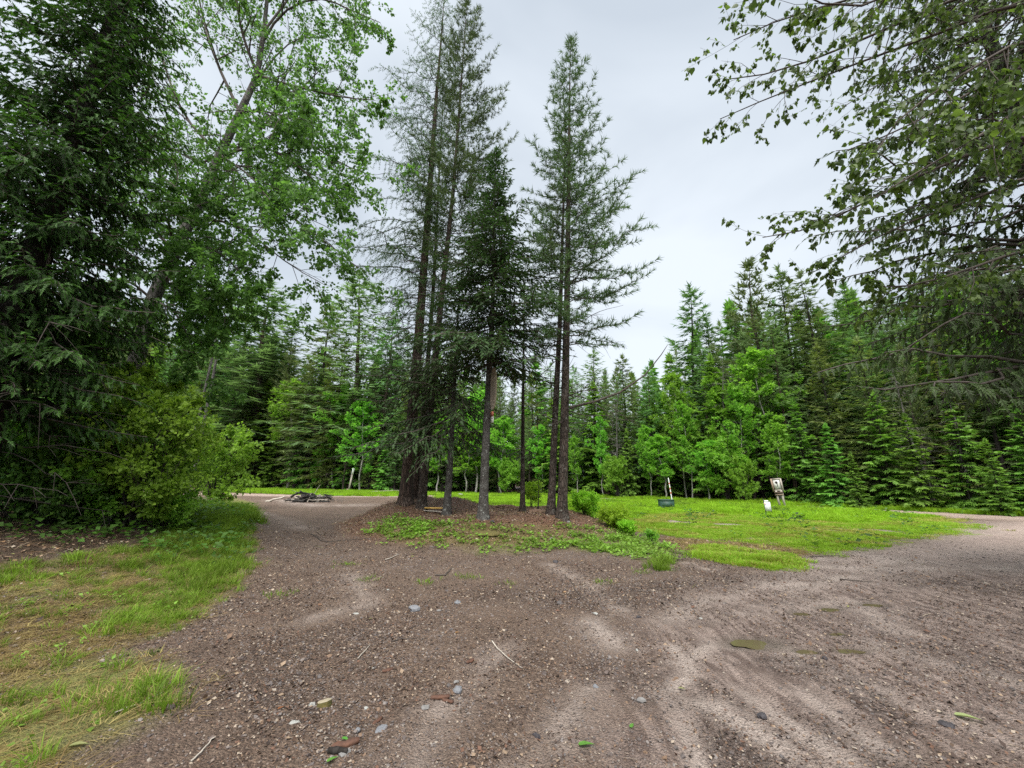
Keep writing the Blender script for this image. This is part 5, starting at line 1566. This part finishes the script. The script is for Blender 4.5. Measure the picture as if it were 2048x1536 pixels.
sz = np.where(ix < 4, .016 * np.exp(g.normal(0, .4, n)), .05 * g.uniform(.5, 1.6, n)) * (1 + .07 * np.maximum(r - 3, 0))
rot = np.stack([g.normal(0, .4, n), g.normal(0, .4, n), g.uniform(0, 6.28, n)], -1)
scatter('track_debris', np.stack([x, y, terr(x, y) + .006], -1), rot, sz, ix, S_DEB, 'bark crumbs, needles and leaf scraps strewn over the brown track', 'debris')
print('litter', n)


# ================================================================== OBJECTS
# puddles
m_, nn, ll, bb, oo = newmat('puddle_water')
tc = nn.new('ShaderNodeTexCoord')
ll.new(mixc(nn, ll, noise(nn, ll, tc.outputs['Object'], 3, 3), (.075, .06, .035), (.11, .09, .05)), bb.inputs['Base Color'])
bb.inputs['Roughness'].default_value = .05; bb.inputs['Specular IOR Level'].default_value = .5
PUD_L = ['largest muddy puddle on the gravel lot', 'small puddle just beyond the largest one', 'thin puddle in the far row on the gravel lot', 'little puddle nearest the meadow in the far row',
         'shallow puddle at the end of the far row', 'tiny puddle between the near and far rows', 'small shallow puddle beside the dark wheel rut']
for k, (u, v, rx, ry) in enumerate(PUD):
    g = np.random.default_rng(500 + k)
    th = np.linspace(0, 2 * PI, 40, endpoint=False)
    rr = 1 + .12 * np.sin(2 * th + g.uniform(0, 6)) + .1 * np.sin(3 * th + g.uniform(0, 6)) + .06 * np.sin(5 * th + g.uniform(0, 6)) + .04 * np.sin(9 * th + g.uniform(0, 6))
    V = np.stack([rx * rr * np.cos(th), ry * 1.5 * rr * np.sin(th), np.zeros(40)], -1)
    V = np.concatenate([V, [[0, 0, 0]]])
    T = np.array([(40, i, (i + 1) % 40) for i in range(40)])
    z = np.mean(terr(u + V[:40, 0], v + V[:40, 1])) + .004
    o = obj('puddle', mesh_np('puddle', V, T, mats=[m_]), loc=(u, v, z))
    tag(o, PUD_L[k], 'puddle')

# stones
ROCKS = [
    (827, 1222, .085, 'rock_blue', .55, 'crumpled blue grey stone, largest on the track'), (915, 1206, .06, 'rock_blue', .45, 'flat blue grey stone near the middle of the track'),
    (877, 1222, .035, 'rock_grey', .5, 'small grey stone between the two blue grey stones'), (917, 1384, .05, 'rock_blue', .6, 'blue grey stone beside the reddish bark litter'),
    (911, 1368, .03, 'rock_grey', .6, 'little grey stone touching the blue grey one by the bark litter'), (591, 1447, .06, 'rock_pale', .15, 'pale flat angular stone low on the track'),
    (623, 1413, .024, 'rock_pale', .8, 'small pale greenish stone beside the wood chunk'), (733, 1419, .024, 'rock_pale', .5, 'small white stone right of the wood chunk'),
    (851, 1417, .033, 'rock_grey', .5, 'rounded grey stone below the reddish bark litter'), (1282, 1403, .04, 'rock_grey', .6, 'round grey stone on the pale silt'),
    (748, 1338, .02, 'rock_pale', .5, 'small white stone alone on the bare track'), (1192, 1374, .028, 'rock_blue', .5, 'small bluish stone between puddle and twig'),
    (1190, 1228, .045, 'rock_pale', .35, 'pale split stone on the cracked mud'), (1277, 1236, .035, 'rock_dark', .6, 'dark stone beside the cracked mud'),
    (1111, 1125, .06, 'rock_dark', .6, 'black stone at the foot of the island slope'), (1103, 1079, .07, 'rock_grey', .6, 'grey stone at the edge of the ground cover'),
    (1274, 1302, .022, 'rock_pale', .5, 'white chip near the largest puddle'), (690, 1508, .04, 'rock_grey', .4, 'grey stone leaning on the bark slab'),
    (714, 1462, .026, 'rock_blue', .6, 'bluish chip above the bark slab'), (761, 1460, .05, 'rock_blue', .2, 'flat bluish stone sunk in the track'),
    (1072, 1477, .03, 'rock_dark', .7, 'dark clod low in the middle of the track'), (1120, 1205, .03, 'rock_tan', .4, 'tan chip in the middle of the track'),
    (712, 1228, .04, 'rock_pale', .2, 'pale flake on the track before the island'), (776, 1180, .035, 'rock_pale', .25, 'pale chip in front of the island'),
    (920, 991, .35, 'rock_pale', .6, 'white boulder far behind the island trees'), (985, 1045, .08, 'rock_dark', .6, 'dark stone among the ground cover below the fir'),
    (1526, 1435, .04, 'rock_dark', .6, 'dark clod beside the pale wheel streak'), (1895, 1452, .045, 'rock_dark', .5, 'dark stone beside the fallen pale leaf'),
    (1424, 1115, .04, 'rock_pale', .35, 'white stone at the edge of the green grass strip'), (1650, 1319, .03, 'rock_dark', .6, 'black pebble next to the small puddle'),
    (1137, 1045, .08, 'rock_grey', .5, 'grey stone at the foot of the stouter twin pine'), (1402, 1238, .022, 'rock_pale', .5, 'white pebble above the largest puddle'),
]
for k, (px, py, s, mt, fz, lab) in enumerate(ROCKS):
    c = gnd(px, py) if py > 1000 else np.append(flat(px, py), 0)
    me = rock_mesh('stone', 600 + k, 2, fz, .3, M[mt])
    o = obj('stone', me, loc=(c[0], c[1], c[2] + s * fz * .25)); o.scale = (s, s, s); o.rotation_euler = (0, 0, k * 1.7)
    tag(o, lab, 'boulder' if s > .3 else 'stone')

# wood chunk with pale cut face, bark slabs
c = gnd(648, 1412)
a = Acc(); th = np.linspace(0, 2 * PI, 14, endpoint=False); g = np.random.default_rng(5)
rr = 1 + .12 * np.sin(2 * th + 1) + .06 * np.sin(5 * th)
top = np.stack([.044 * rr * np.cos(th), .033 * rr * np.sin(th), .030 + .008 * np.cos(th)], -1); bot = top * np.array([1.12, 1.12, 0]) + np.array([0, 0, -.02])
a.add(np.concatenate([top, bot]), Q=np.array([(i + 14, (i + 1) % 14 + 14, (i + 1) % 14, i) for i in range(14)]))
r_ = root('wood_chunk', 'sawn stub of wood with a pale face and mossy side on the track', 'wood chunk', c)
obj('bark', a.mesh('bark', [M['moss']], True), r_)
a = Acc(); a.add(np.concatenate([top + [0, 0, .001], [[0, 0, .033]]]), T=np.array([(14, i, (i + 1) % 14) for i in range(14)]))
obj('cut_face', a.mesh('cut_face', [M['wood_edge']]), r_)
def slab(px, py, L, W, T_, rz, mat, label, name='bark_slab', cat='bark', tilt=.1):
    c = gnd(px, py); g = np.random.default_rng(int(px))
    n = 9; xs = np.linspace(-.5, .5, n); V = []
    for i, q in enumerate(xs):
        w = W * (.55 + .45 * math.cos(PI * q * .9)) * (1 + g.normal(0, .12)); o_ = g.normal(0, W * .06)
        for (yy, zz) in ((-.5, 0), (-.25, 1), (.25, 1.1), (.5, .2), (.25, -.3), (-.25, -.3)):
            V.append((q * L, o_ + yy * w, zz * T_ + g.normal(0, T_ * .15)))
    Q = [(i * 6 + k, i * 6 + (k + 1) % 6, (i + 1) * 6 + (k + 1) % 6, (i + 1) * 6 + k) for i in range(n - 1) for k in range(6)]
    e0 = [(0, 5, 4, 3), (0, 3, 2, 1)]; b_ = (n - 1) * 6; e1 = [(b_, b_ + 1, b_ + 2, b_ + 3), (b_, b_ + 3, b_ + 4, b_ + 5)]
    o = obj(name, mesh_np(name, V, None, np.array(Q + e0 + e1), {'tint': np.zeros(len(V))}, False, [M[mat]]), loc=(c[0], c[1], c[2] + T_ * .4)); o.rotation_euler = (tilt, 0, rz)
    tag(o, label, cat)
slab(690, 1492, .16, .06, .016, .5, 'bark_chip', 'reddish bark slab at the bottom of the track')
slab(675, 1508, .12, .035, .02, -.1, 'bark_dark', 'dark bark piece lying against the reddish slab')
slab(880, 1398, .14, .05, .012, .2, 'bark_chip', 'reddish bark scrap beside the blue grey stone')
slab(940, 1325, .10, .04, .01, 1.0, 'bark_chip', 'reddish bark scrap beside the yellowish twig')
slab(895, 1405, .10, .03, .01, -.4, 'bark_chip', 'second reddish bark scrap beside the blue grey stone')
slab(775, 1343, .09, .04, .01, .6, 'bark_chip', 'brown bark scrap beside the small white stone')
slab(755, 1445, .09, .03, .01, 1.2, 'bark_chip', 'brown bark scrap left of the sunken flat stone')

# fallen leaves
def fallen(px, py, s, rz, mat, label):
    c = gnd(px, py); a = Acc()
    a.bake(TM['cordate'], np.zeros((1, 3)), np.array([[1., 0, .1]]), np.array([[0, .15, 1.]]), np.array([[s, s * .6, s]]), np.array([.6]))
    o = obj('leaf', a.mesh('leaf', [M[mat]]), loc=(c[0], c[1], c[2] + .012)); o.rotation_euler = (0, 0, rz)
    tag(o, label, 'leaf')
fallen(1915, 1436, .12, -.5, 'leaf_pale', 'pale yellow green leaf lying on the gravel lot')
fallen(683, 1483, .06, -.4, 'leaf_green', 'bright green leaf lying above the bark slab')
fallen(655, 1530, .06, .8, 'leaf_green', 'bright green leaf at the bottom edge of the track')
fallen(556, 1424, .04, .9, 'leaf_orange', 'orange leaf near the pale flat stone')
fallen(911, 1268, .045, .4, 'leaf_orange', 'orange tan leaf in the middle of the track')
fallen(1160, 1497, .09, .1, 'leaf_green', 'green leaf low on the track before the camera')
fallen(1263, 1462, .05, 1.1, 'leaf_green', 'small green leaf on the pale soil')
fallen(1358, 1381, .05, -.3, 'leaf_pale', 'pale tan leaf beside the white wheel streak')
fallen(138, 1498, .09, .3, 'leaf_pale', 'pale leaf on the verge near the bottom corner')

# twigs lying on the ground
def twig(pts, r_, mat, label, forks=0):
    w = np.array([gnd(a_, b_) for a_, b_ in pts]); w[:, 2] += r_ + .004
    a = Acc(); K = 9
    seg = np.concatenate([[0], np.cumsum(np.linalg.norm(np.diff(w, axis=0), axis=1))])
    u = np.linspace(0, seg[-1], K); p = np.stack([np.interp(u, seg, w[:, i]) for i in range(3)], -1) - w[0]
    g = np.random.default_rng(int(pts[0][0])); p[1:-1] += g.normal(0, r_ * .8, (K - 2, 3)) * np.array([1, 1, .2])
    a.tube(p[None], np.linspace(r_, r_ * .45, K)[None], 6)
    for i in range(forks):
        q = p[2 + i * 2]; e = q + (p[-1] - p[0]) * .22 + g.normal(0, .06, 3) * np.array([1, 1, .3]); e[2] = max(e[2], 0)
        a.tube(np.stack([q, e])[None], np.array([[r_ * .5, r_ * .2]]), 5)
    o = obj('twig', a.mesh('twig', [M[mat]], True), loc=w[0]); tag(o, label, 'twig')
twig([(984, 1285), (1000, 1305), (1025, 1325), (1043, 1338)], .006, 'bleached', 'yellowish bent twig in the middle of the track')
twig([(770, 1122), (783, 1117), (798, 1110)], .012, 'bleached', 'short pale stick before the island slope')
twig([(622, 1068), (648, 1085), (690, 1082), (740, 1078)], .012, 'twig', 'long dark twig across the track left of the island', 2)
twig([(870, 1152), (888, 1154), (905, 1137)], .012, 'twig', 'dark forked twig left of the round grass tuft', 2)
twig([(783, 1285), (800, 1280), (840, 1278)], .006, 'twig', 'thin dark twig on the bare middle of the track')
twig([(715, 1320), (740, 1292)], .005, 'bleached', 'thin pale straw on the track')
twig([(228, 1430), (280, 1410), (322, 1390)], .006, 'bleached', 'long dry stalk across the verge edge')
twig([(380, 1530), (430, 1480)], .006, 'bleached', 'dry stalk at the bottom left of the track')
twig([(1130, 1150), (1165, 1200)], .008, 'twig', 'dark twig lying down the island slope')
twig([(1620, 1115), (1680, 1112)], .01, 'twig', 'dark stick on the pale gravel near the meadow tip')
twig([(1680, 1160), (1745, 1166)], .01, 'twig', 'dark stick on the gravel lot beyond the puddles')

# notice board on two posts
c = np.append(flat(1566, 1016), 0); c[2] = float(terr(c[0], c[1])); S = c[1]
r_ = root('notice_board', 'wooden notice board on two posts leaning at the forest edge', 'notice board', c, R(-42))
sc_m = 1.0 / FPX * S     # metres per photograph pixel here
hh = 56 * sc_m
lean = np.array([[1, 0, -.12], [0, 1, 0], [.12, 0, 1]])
def part(name, boxes, mat, parent, rot=None, label=None):
    a = Acc()
    for cc, ss in boxes:
        cc = np.array(cc, float)
        a.box(cc if rot is None else rot @ cc, ss, rot)
    o = obj(name, a.mesh(name, [M[mat]]), parent)
    if label:
        o['label'] = label
    return o
lean = np.array([[1, 0, -.10], [0, 1, 0], [0.10, 0, 1]])
w = .19
part('post', [((-w * .62, 0, hh * .28), (.09, .09, hh * .60))], 'wood_grey', r_, lean)
part('post', [((w * .62, 0, hh * .28), (.09, .09, hh * .60))], 'wood_grey', r_, lean)
part('side_board', [((-w - .03, .06, hh * .765), (.07, .22, hh * .45))], 'wood_brown', r_, lean)
part('side_board', [((w + .03, .06, hh * .765), (.05, .22, hh * .42))], 'wood_grey', r_, lean)
part('back_board', [((0, .08, hh * .775), (w * 2 - .02, .05, hh * .40))], 'wood_brown', r_, lean)
for zf in (.965, .585):
    part('frame', [((0, .045, hh * zf), (w * 2 - .002, .06, .07))], 'wood_grey', r_, lean)
pn = part('panel', [((0, .04, hh * .775), (w * 2 - .06, .016, hh * .325))], 'sign_white', r_, lean)
part('crosspiece', [((0, -.06, hh * .51), (w * 2.1, .07, .10))], 'wood_dark', r_, lean)
part('crosspiece', [((0, -.065, hh * .44), (w * 2.1, .05, .06))], 'wood_brown', r_, lean)
# the printed dark picture and lines on the panel
def disc(cx, cz, rx, rz_, n=14):
    th = np.linspace(0, 2 * PI, n, endpoint=False)
    v = np.stack([cx + rx * np.cos(th) * (1 + .15 * np.sin(3 * th)), np.full(n, .0295), cz + rz_ * np.sin(th)], -1)
    return np.concatenate([v, [[cx, .0295, cz]]]), np.array([(n, (i + 1) % n, i) for i in range(n)])
for (cx, cz, rx, rz_) in ((-.01, hh * .85, .07, hh * .045), (.02, hh * .795, .04, hh * .02), (.01, hh * .735, .03, hh * .025), (.05, hh * .645, .07, hh * .012)):
    v, t = disc(cx, cz, rx, rz_); a = Acc(); a.add(v @ lean.T, T=t)
    obj('print', a.mesh('print', [M['sign_black']]), pn)

# small white sign on black stakes in the grass
c = np.append(flat(1539, 1029), 0); c[2] = float(terr(c[0], c[1])); q = c[1] / FPX
r_ = root('yard_sign', 'small white sign on thin black stakes in the tall meadow grass', 'sign', c, R(-8))
ln2 = np.array([[1, 0, -.07], [0, 1, 0], [.07, 0, 1]])
part('stake', [((-4.8 * q, .03, 14 * q), (.025, .025, 30 * q))], 'sign_black', r_, ln2)
part('stake', [((4.8 * q, .03, 12 * q), (.025, .025, 24 * q))], 'sign_black', r_, ln2)
pn = part('panel', [((0, 0, 14.5 * q), (10.5 * q, .012, 16.5 * q))], 'white_paint', r_, ln2)
part('tab', [((-1 * q, 0, 24.6 * q), (7.2 * q, .012, 3.0 * q))], 'white_paint', r_, ln2)
part('orange_mark', [((-3.9 * q, -.009, 20.2 * q), (2.2 * q, .003, 2.6 * q))], 'sign_orange', pn, ln2)
part('dark_mark', [((-4.4 * q, -.009, 17.9 * q), (1.4 * q, .003, 1.0 * q))], 'sign_black', pn, ln2)
part('print_line', [((.4 * q, -.009, zz * q), (6.5 * q, .003, .35 * q)) for zz in (15.5, 13.8, 12.1, 10.2)], 'sign_white', pn, ln2)

# green utility box with the striped marker pole
c = np.append(flat(1333, 1016), 0); c[2] = float(terr(c[0], c[1])); q = c[1] / FPX
r_ = root('utility_box', 'low dark green utility box half sunk in the meadow grass', 'utility box', c, R(4))
W_, D_, H_ = 23 * q, 20 * q, 16 * q
V = [(-W_ / 2, -D_ / 2, 0), (W_ / 2, -D_ / 2, 0), (W_ / 2, D_ / 2, 0), (-W_ / 2, D_ / 2, 0), (-W_ / 2, -D_ / 2, H_ * .86), (W_ / 2, -D_ / 2, H_ * .86), (W_ / 2, D_ / 2, H_ * .86), (-W_ / 2, D_ / 2, H_ * .86)]
me = mesh_np('body', V, None, np.array([(0, 1, 5, 4), (1, 2, 6, 5), (2, 3, 7, 6), (3, 0, 4, 7), (4, 5, 6, 7)]), {'tint': np.zeros(8)}, False, [M['box_green']])
obj('body', me, r_)
part('lid', [((0, 0, H_ * .93), (W_ * 1.05, D_ * 1.05, H_ * .14))], 'box_green', r_)
part('door', [((0, -D_ / 2 - .008, H_ * .43), (W_ * .92, .02, H_ * .7))], 'box_green', r_)
part('latch', [((W_ * .2, -D_ / 2 - .025, H_ * .45), (.05, .02, .12))], 'sign_black', r_)
c2 = np.append(flat(1345, 1006), 0); c2[2] = 0; q2 = c2[1] / FPX
r_ = root('marker_pole', 'thin leaning marker pole striped white and red behind the utility box', 'marker pole', c2)
for i, (z0_, z1_, mt) in enumerate(((0, 17, 'white_paint'), (17, 20.5, 'sign_red'), (20.5, 25, 'white_paint'), (25, 28.5, 'sign_red'), (28.5, 35, 'white_paint'), (35, 38, 'sign_red'), (38, 47, 'white_paint'))):
    a = Acc(); p = np.array([[-.085 * z0_ * q2, 0, z0_ * q2], [-.085 * z1_ * q2, 0, z1_ * q2]]); a.tube(p[None], np.array([[.035, .035]]), 8)
    obj('band', a.mesh('band', [M[mt]], True), r_)

# post with white top
c = np.append(flat(697, 983.5), 0); q = c[1] / FPX
r_ = root('marker_post', 'leaning wooden post with a white sign plate at the forest edge', 'marker post', c)
ln3 = np.array([[1, 0, .13], [0, 1, 0], [-.13, 0, 1]])
part('post', [((0, 0, 17 * q), (3.0 * q, .1, 34 * q))], 'wood_grey', r_, ln3)
part('sign_plate', [((.6 * q, -.08, 39 * q), (3.9 * q, .04, 11 * q))], 'white_paint', r_, ln3)
part('stump', [((-3.2 * q, .1, 2.5 * q), (3.0 * q, .16, 5.5 * q))], 'wood_brown', r_, ln3)
# pale fallen log by the forest edge
w = np.array([np.append(flat(742, 986.5), .12), np.append(flat(800, 984.5), .18)])
a = Acc(); a.tube(np.linspace(w[0], w[1], 6)[None] - w[0], np.full((1, 6), .09), 8)
tag(obj('log', a.mesh('log', [M['bleached']], True), loc=w[0]), 'pale fallen log at the forest foot beside the marker post', 'log')

# board and small sign on the fir trunk
zb = at(983, 780, 11.2)
tx = np.interp(zb[2] - b_fir[2], axf[0], axf[1]) + b_fir[0]
r_ = root('slab_board', 'long oval wooden slab fixed edgewise high on the dark fir trunk', 'wooden board', (tx + .15, 10.98, zb[2]), R(0))
r_.rotation_euler = (0, R(2), R(-62))
n = 24; Lb, Wb, Tb = 1.22, .40, .03
th = np.linspace(0, 2 * PI, n, endpoint=False)
ox = Wb / 2 * np.sign(np.cos(th)) * np.abs(np.cos(th)) ** .9; oz = Lb / 2 * np.sin(th)
F = np.stack([ox, np.full(n, -Tb / 2), oz], -1); B = np.stack([ox, np.full(n, Tb / 2), oz], -1)
me = mesh_np('face', np.concatenate([F, [[0, -Tb / 2, 0]], B, [[0, Tb / 2, 0]]]), np.array([(n, (i), (i + 1) % n) for i in range(n)] + [(2 * n + 1, n + 1 + (i + 1) % n, n + 1 + i) for i in range(n)]), None, {'tint': np.zeros(2 * n + 2)}, False, [M['wood_slab']])
obj('face', me, r_)
me = mesh_np('edge', np.concatenate([F, B]), None, np.array([(i, i + n, (i + 1) % n + n, (i + 1) % n) for i in range(n)]), {'tint': np.zeros(2 * n)}, False, [M['wood_edge']])
obj('edge', me, r_)
part('knot', [((.02, -Tb / 2 - .003, -.04), (.025, .004, .05))], 'sign_black', r_)
part('crack', [((.025, -Tb / 2 - .003, -.25), (.006, .004, .34))], 'wood_dark', r_)
zs = at(982, 836, 11.2)
tx = np.interp(zs[2] - b_fir[2], axf[0], axf[1]) + b_fir[0]
r_ = root('trail_sign', 'small red over white sign nailed below the slab on the fir', 'sign', (tx + .15, 10.98, zs[2]))
r_.rotation_euler = (0, 0, R(-64))
part('red_half', [((0, 0, .075), (.2, .012, .15))], 'sign_red', r_)
part('white_half', [((0, 0, -.085), (.2, .012, .17))], 'sign_white', r_)

# yellow board and white board on the ground between trunks
for (pa, pb, h, tz, mt, lab) in (((848, 1019), (898, 1019), .04, .05, 'yellow_board', 'long yellow board lying between the fir and larch trunks'), ((848, 1023), (896, 1026), .025, .03, 'wood_grey', 'whitish weathered board lying in front of the yellow board')):
    A_, B_ = gnd(*pa), gnd(*pb)
    B_ = np.array([B_[0], A_[1] - .1, A_[2] * .4 + B_[2] * .6])
    a = Acc(); d = B_ - A_; L_ = np.linalg.norm(d)
    a.box((L_ / 2, 0, 0), (L_, .12, h))
    o = obj('board', a.mesh('board', [M[mt]]), loc=A_ + np.array([0, 0, tz])); o.rotation_euler = (0, -math.asin(d[2] / L_), math.atan2(d[1], d[0])); tag(o, lab, 'board')

# moss cushion
c = gnd(962, 1068); a = Acc()
me = rock_mesh('moss_cushion', 700, 3, .22, .12, M['moss'])
o = obj('moss_cushion', me, loc=(c[0], c[1], c[2] - .02)); o.scale = (.48, .34, .5); tag(o, 'yellow brown moss cushion on the front slope of the island', 'moss')

# earth lumps along the back rim of the island
for k, (px, py, s, lab) in enumerate([(938, 1000, .28, 'dark earth lump with roots behind the board tree'), (1050, 1012, .32, 'reddish earth heap around the foot of the thin pole'), (1085, 1025, .35, 'earth heap between the pole and twin pines'),
                                      (1010, 1015, .35, 'low earth heap just beside the board tree'), (760, 992, .5, 'pale dirt heap left of the thick larch')]):
    c = gnd(px, py); me = rock_mesh('earth_heap', 710 + k, 3, .35, .3, M['bark_chip'] if k != 4 else M['rock_tan'])
    if k == 4:
        me.materials.clear(); me.materials.append(M['earth'])
    else:
        me.materials.clear(); me.materials.append(M['earth'])
    o = obj('earth_heap', me, loc=(c[0], c[1] + s * .3, c[2] - s * .1)); o.scale = (s * 1.6, s, s); tag(o, lab, 'earth heap')

# brush pile
c = np.append(flat(622, 1004), 0); c[2] = float(terr(c[0], c[1])); q = c[1] / FPX
r_ = root('brush_pile', 'burn pile of charred logs and grey branches on the track', 'brush pile', c)
g = np.random.default_rng(800)
def stick_part(nm, p0, p1, r0_, mat, sag=0):
    a = Acc(); K = 6; u = np.linspace(0, 1, K)[:, None]
    p = np.array(p0)[None] * (1 - u) + np.array(p1)[None] * u; p[1:-1] += g.normal(0, r0_ * .5, (K - 2, 3)); p[:, 2] = np.maximum(p[:, 2], r0_ * .5)
    a.tube(p[None], (r0_ * np.linspace(1, .6, K))[None], 7)
    # closed ends
    ring0, ringn = a.V[0][:7], a.V[0][-7:]
    a.add(np.concatenate([ring0, [p[0]], ringn, [p[-1]]]), T=np.array([(7, (i + 1) % 7, i) for i in range(7)] + [(15, 8 + i, 8 + (i + 1) % 7) for i in range(7)]))
    return obj(nm, a.mesh(nm, [M[mat]], True), r_)
for i in range(36):     # logs
    ang = g.normal(0, .45) + (PI if g.random() < .5 else 0); cx, cy = g.normal(-.25, .65), g.normal(0, .3); z_ = abs(g.normal(.24, .2)) * math.exp(-abs(cx + .25) * .5); L_ = g.uniform(.6, 1.6)
    d = np.array([math.cos(ang), math.sin(ang), g.normal(.0, .2)]) * L_ / 2
    stick_part('log', np.array([cx, cy, z_]) - d, np.array([cx, cy, z_]) + d, g.uniform(.05, .10), 'charcoal' if i % 7 else 'bleached')
stick_part('log', (-1.6, -.35, .08), (-.9, -.5, .2), .06, 'bleached'); stick_part('log', (-1.3, -.2, .35), (-.7, -.1, .68), .08, 'charcoal')
for i in range(34):
    ang = g.uniform(-PI, PI); cx, cy = g.normal(.35, .75), g.normal(0, .35); z_ = abs(g.normal(.2, .16)); L_ = g.uniform(.6, 1.7)
    d = np.array([math.cos(ang), math.sin(ang) * .6, g.normal(.1, .28)]) * L_ / 2
    stick_part('branch', np.array([cx, cy, z_]) - d, np.array([cx, cy, z_]) + d, g.uniform(.012, .03), ('twig_grey', 'twig', 'charcoal', 'bleached')[i % 4])
stick_part('branch', (.1, -.2, .3), (.55, -.1, 1.15), .018, 'bleached'); stick_part('branch', (.0, -.5, .02), (.15, -.4, .6), .035, 'bleached')
a = Acc(); N = 160
p0 = np.stack([g.normal(.1, 1.0, N), g.normal(0, .42, N), np.abs(g.normal(.1, .16, N))], -1); dd = norm(g.normal(size=(N, 3)) * np.array([1, .6, .45])) * g.uniform(.2, .6, N)[:, None]
a.tube(np.stack([p0 - dd / 2, p0 + dd / 2 + g.normal(0, .03, (N, 3))], 1), np.repeat([[.008, .004]], N, 0), 4)
obj('twigs', a.mesh('twigs', [M['twig_grey']]), r_, kind='stuff')
# dry tall stalk beside the pile
print('tris', sum(len(o.data.loops) - 2 * len(o.data.polygons) for o in sc.objects if o.type == 'MESH'), 'unique', sum(len(m.loops) - 2 * len(m.polygons) for m in bpy.data.meshes), 'objs', len(sc.objects))
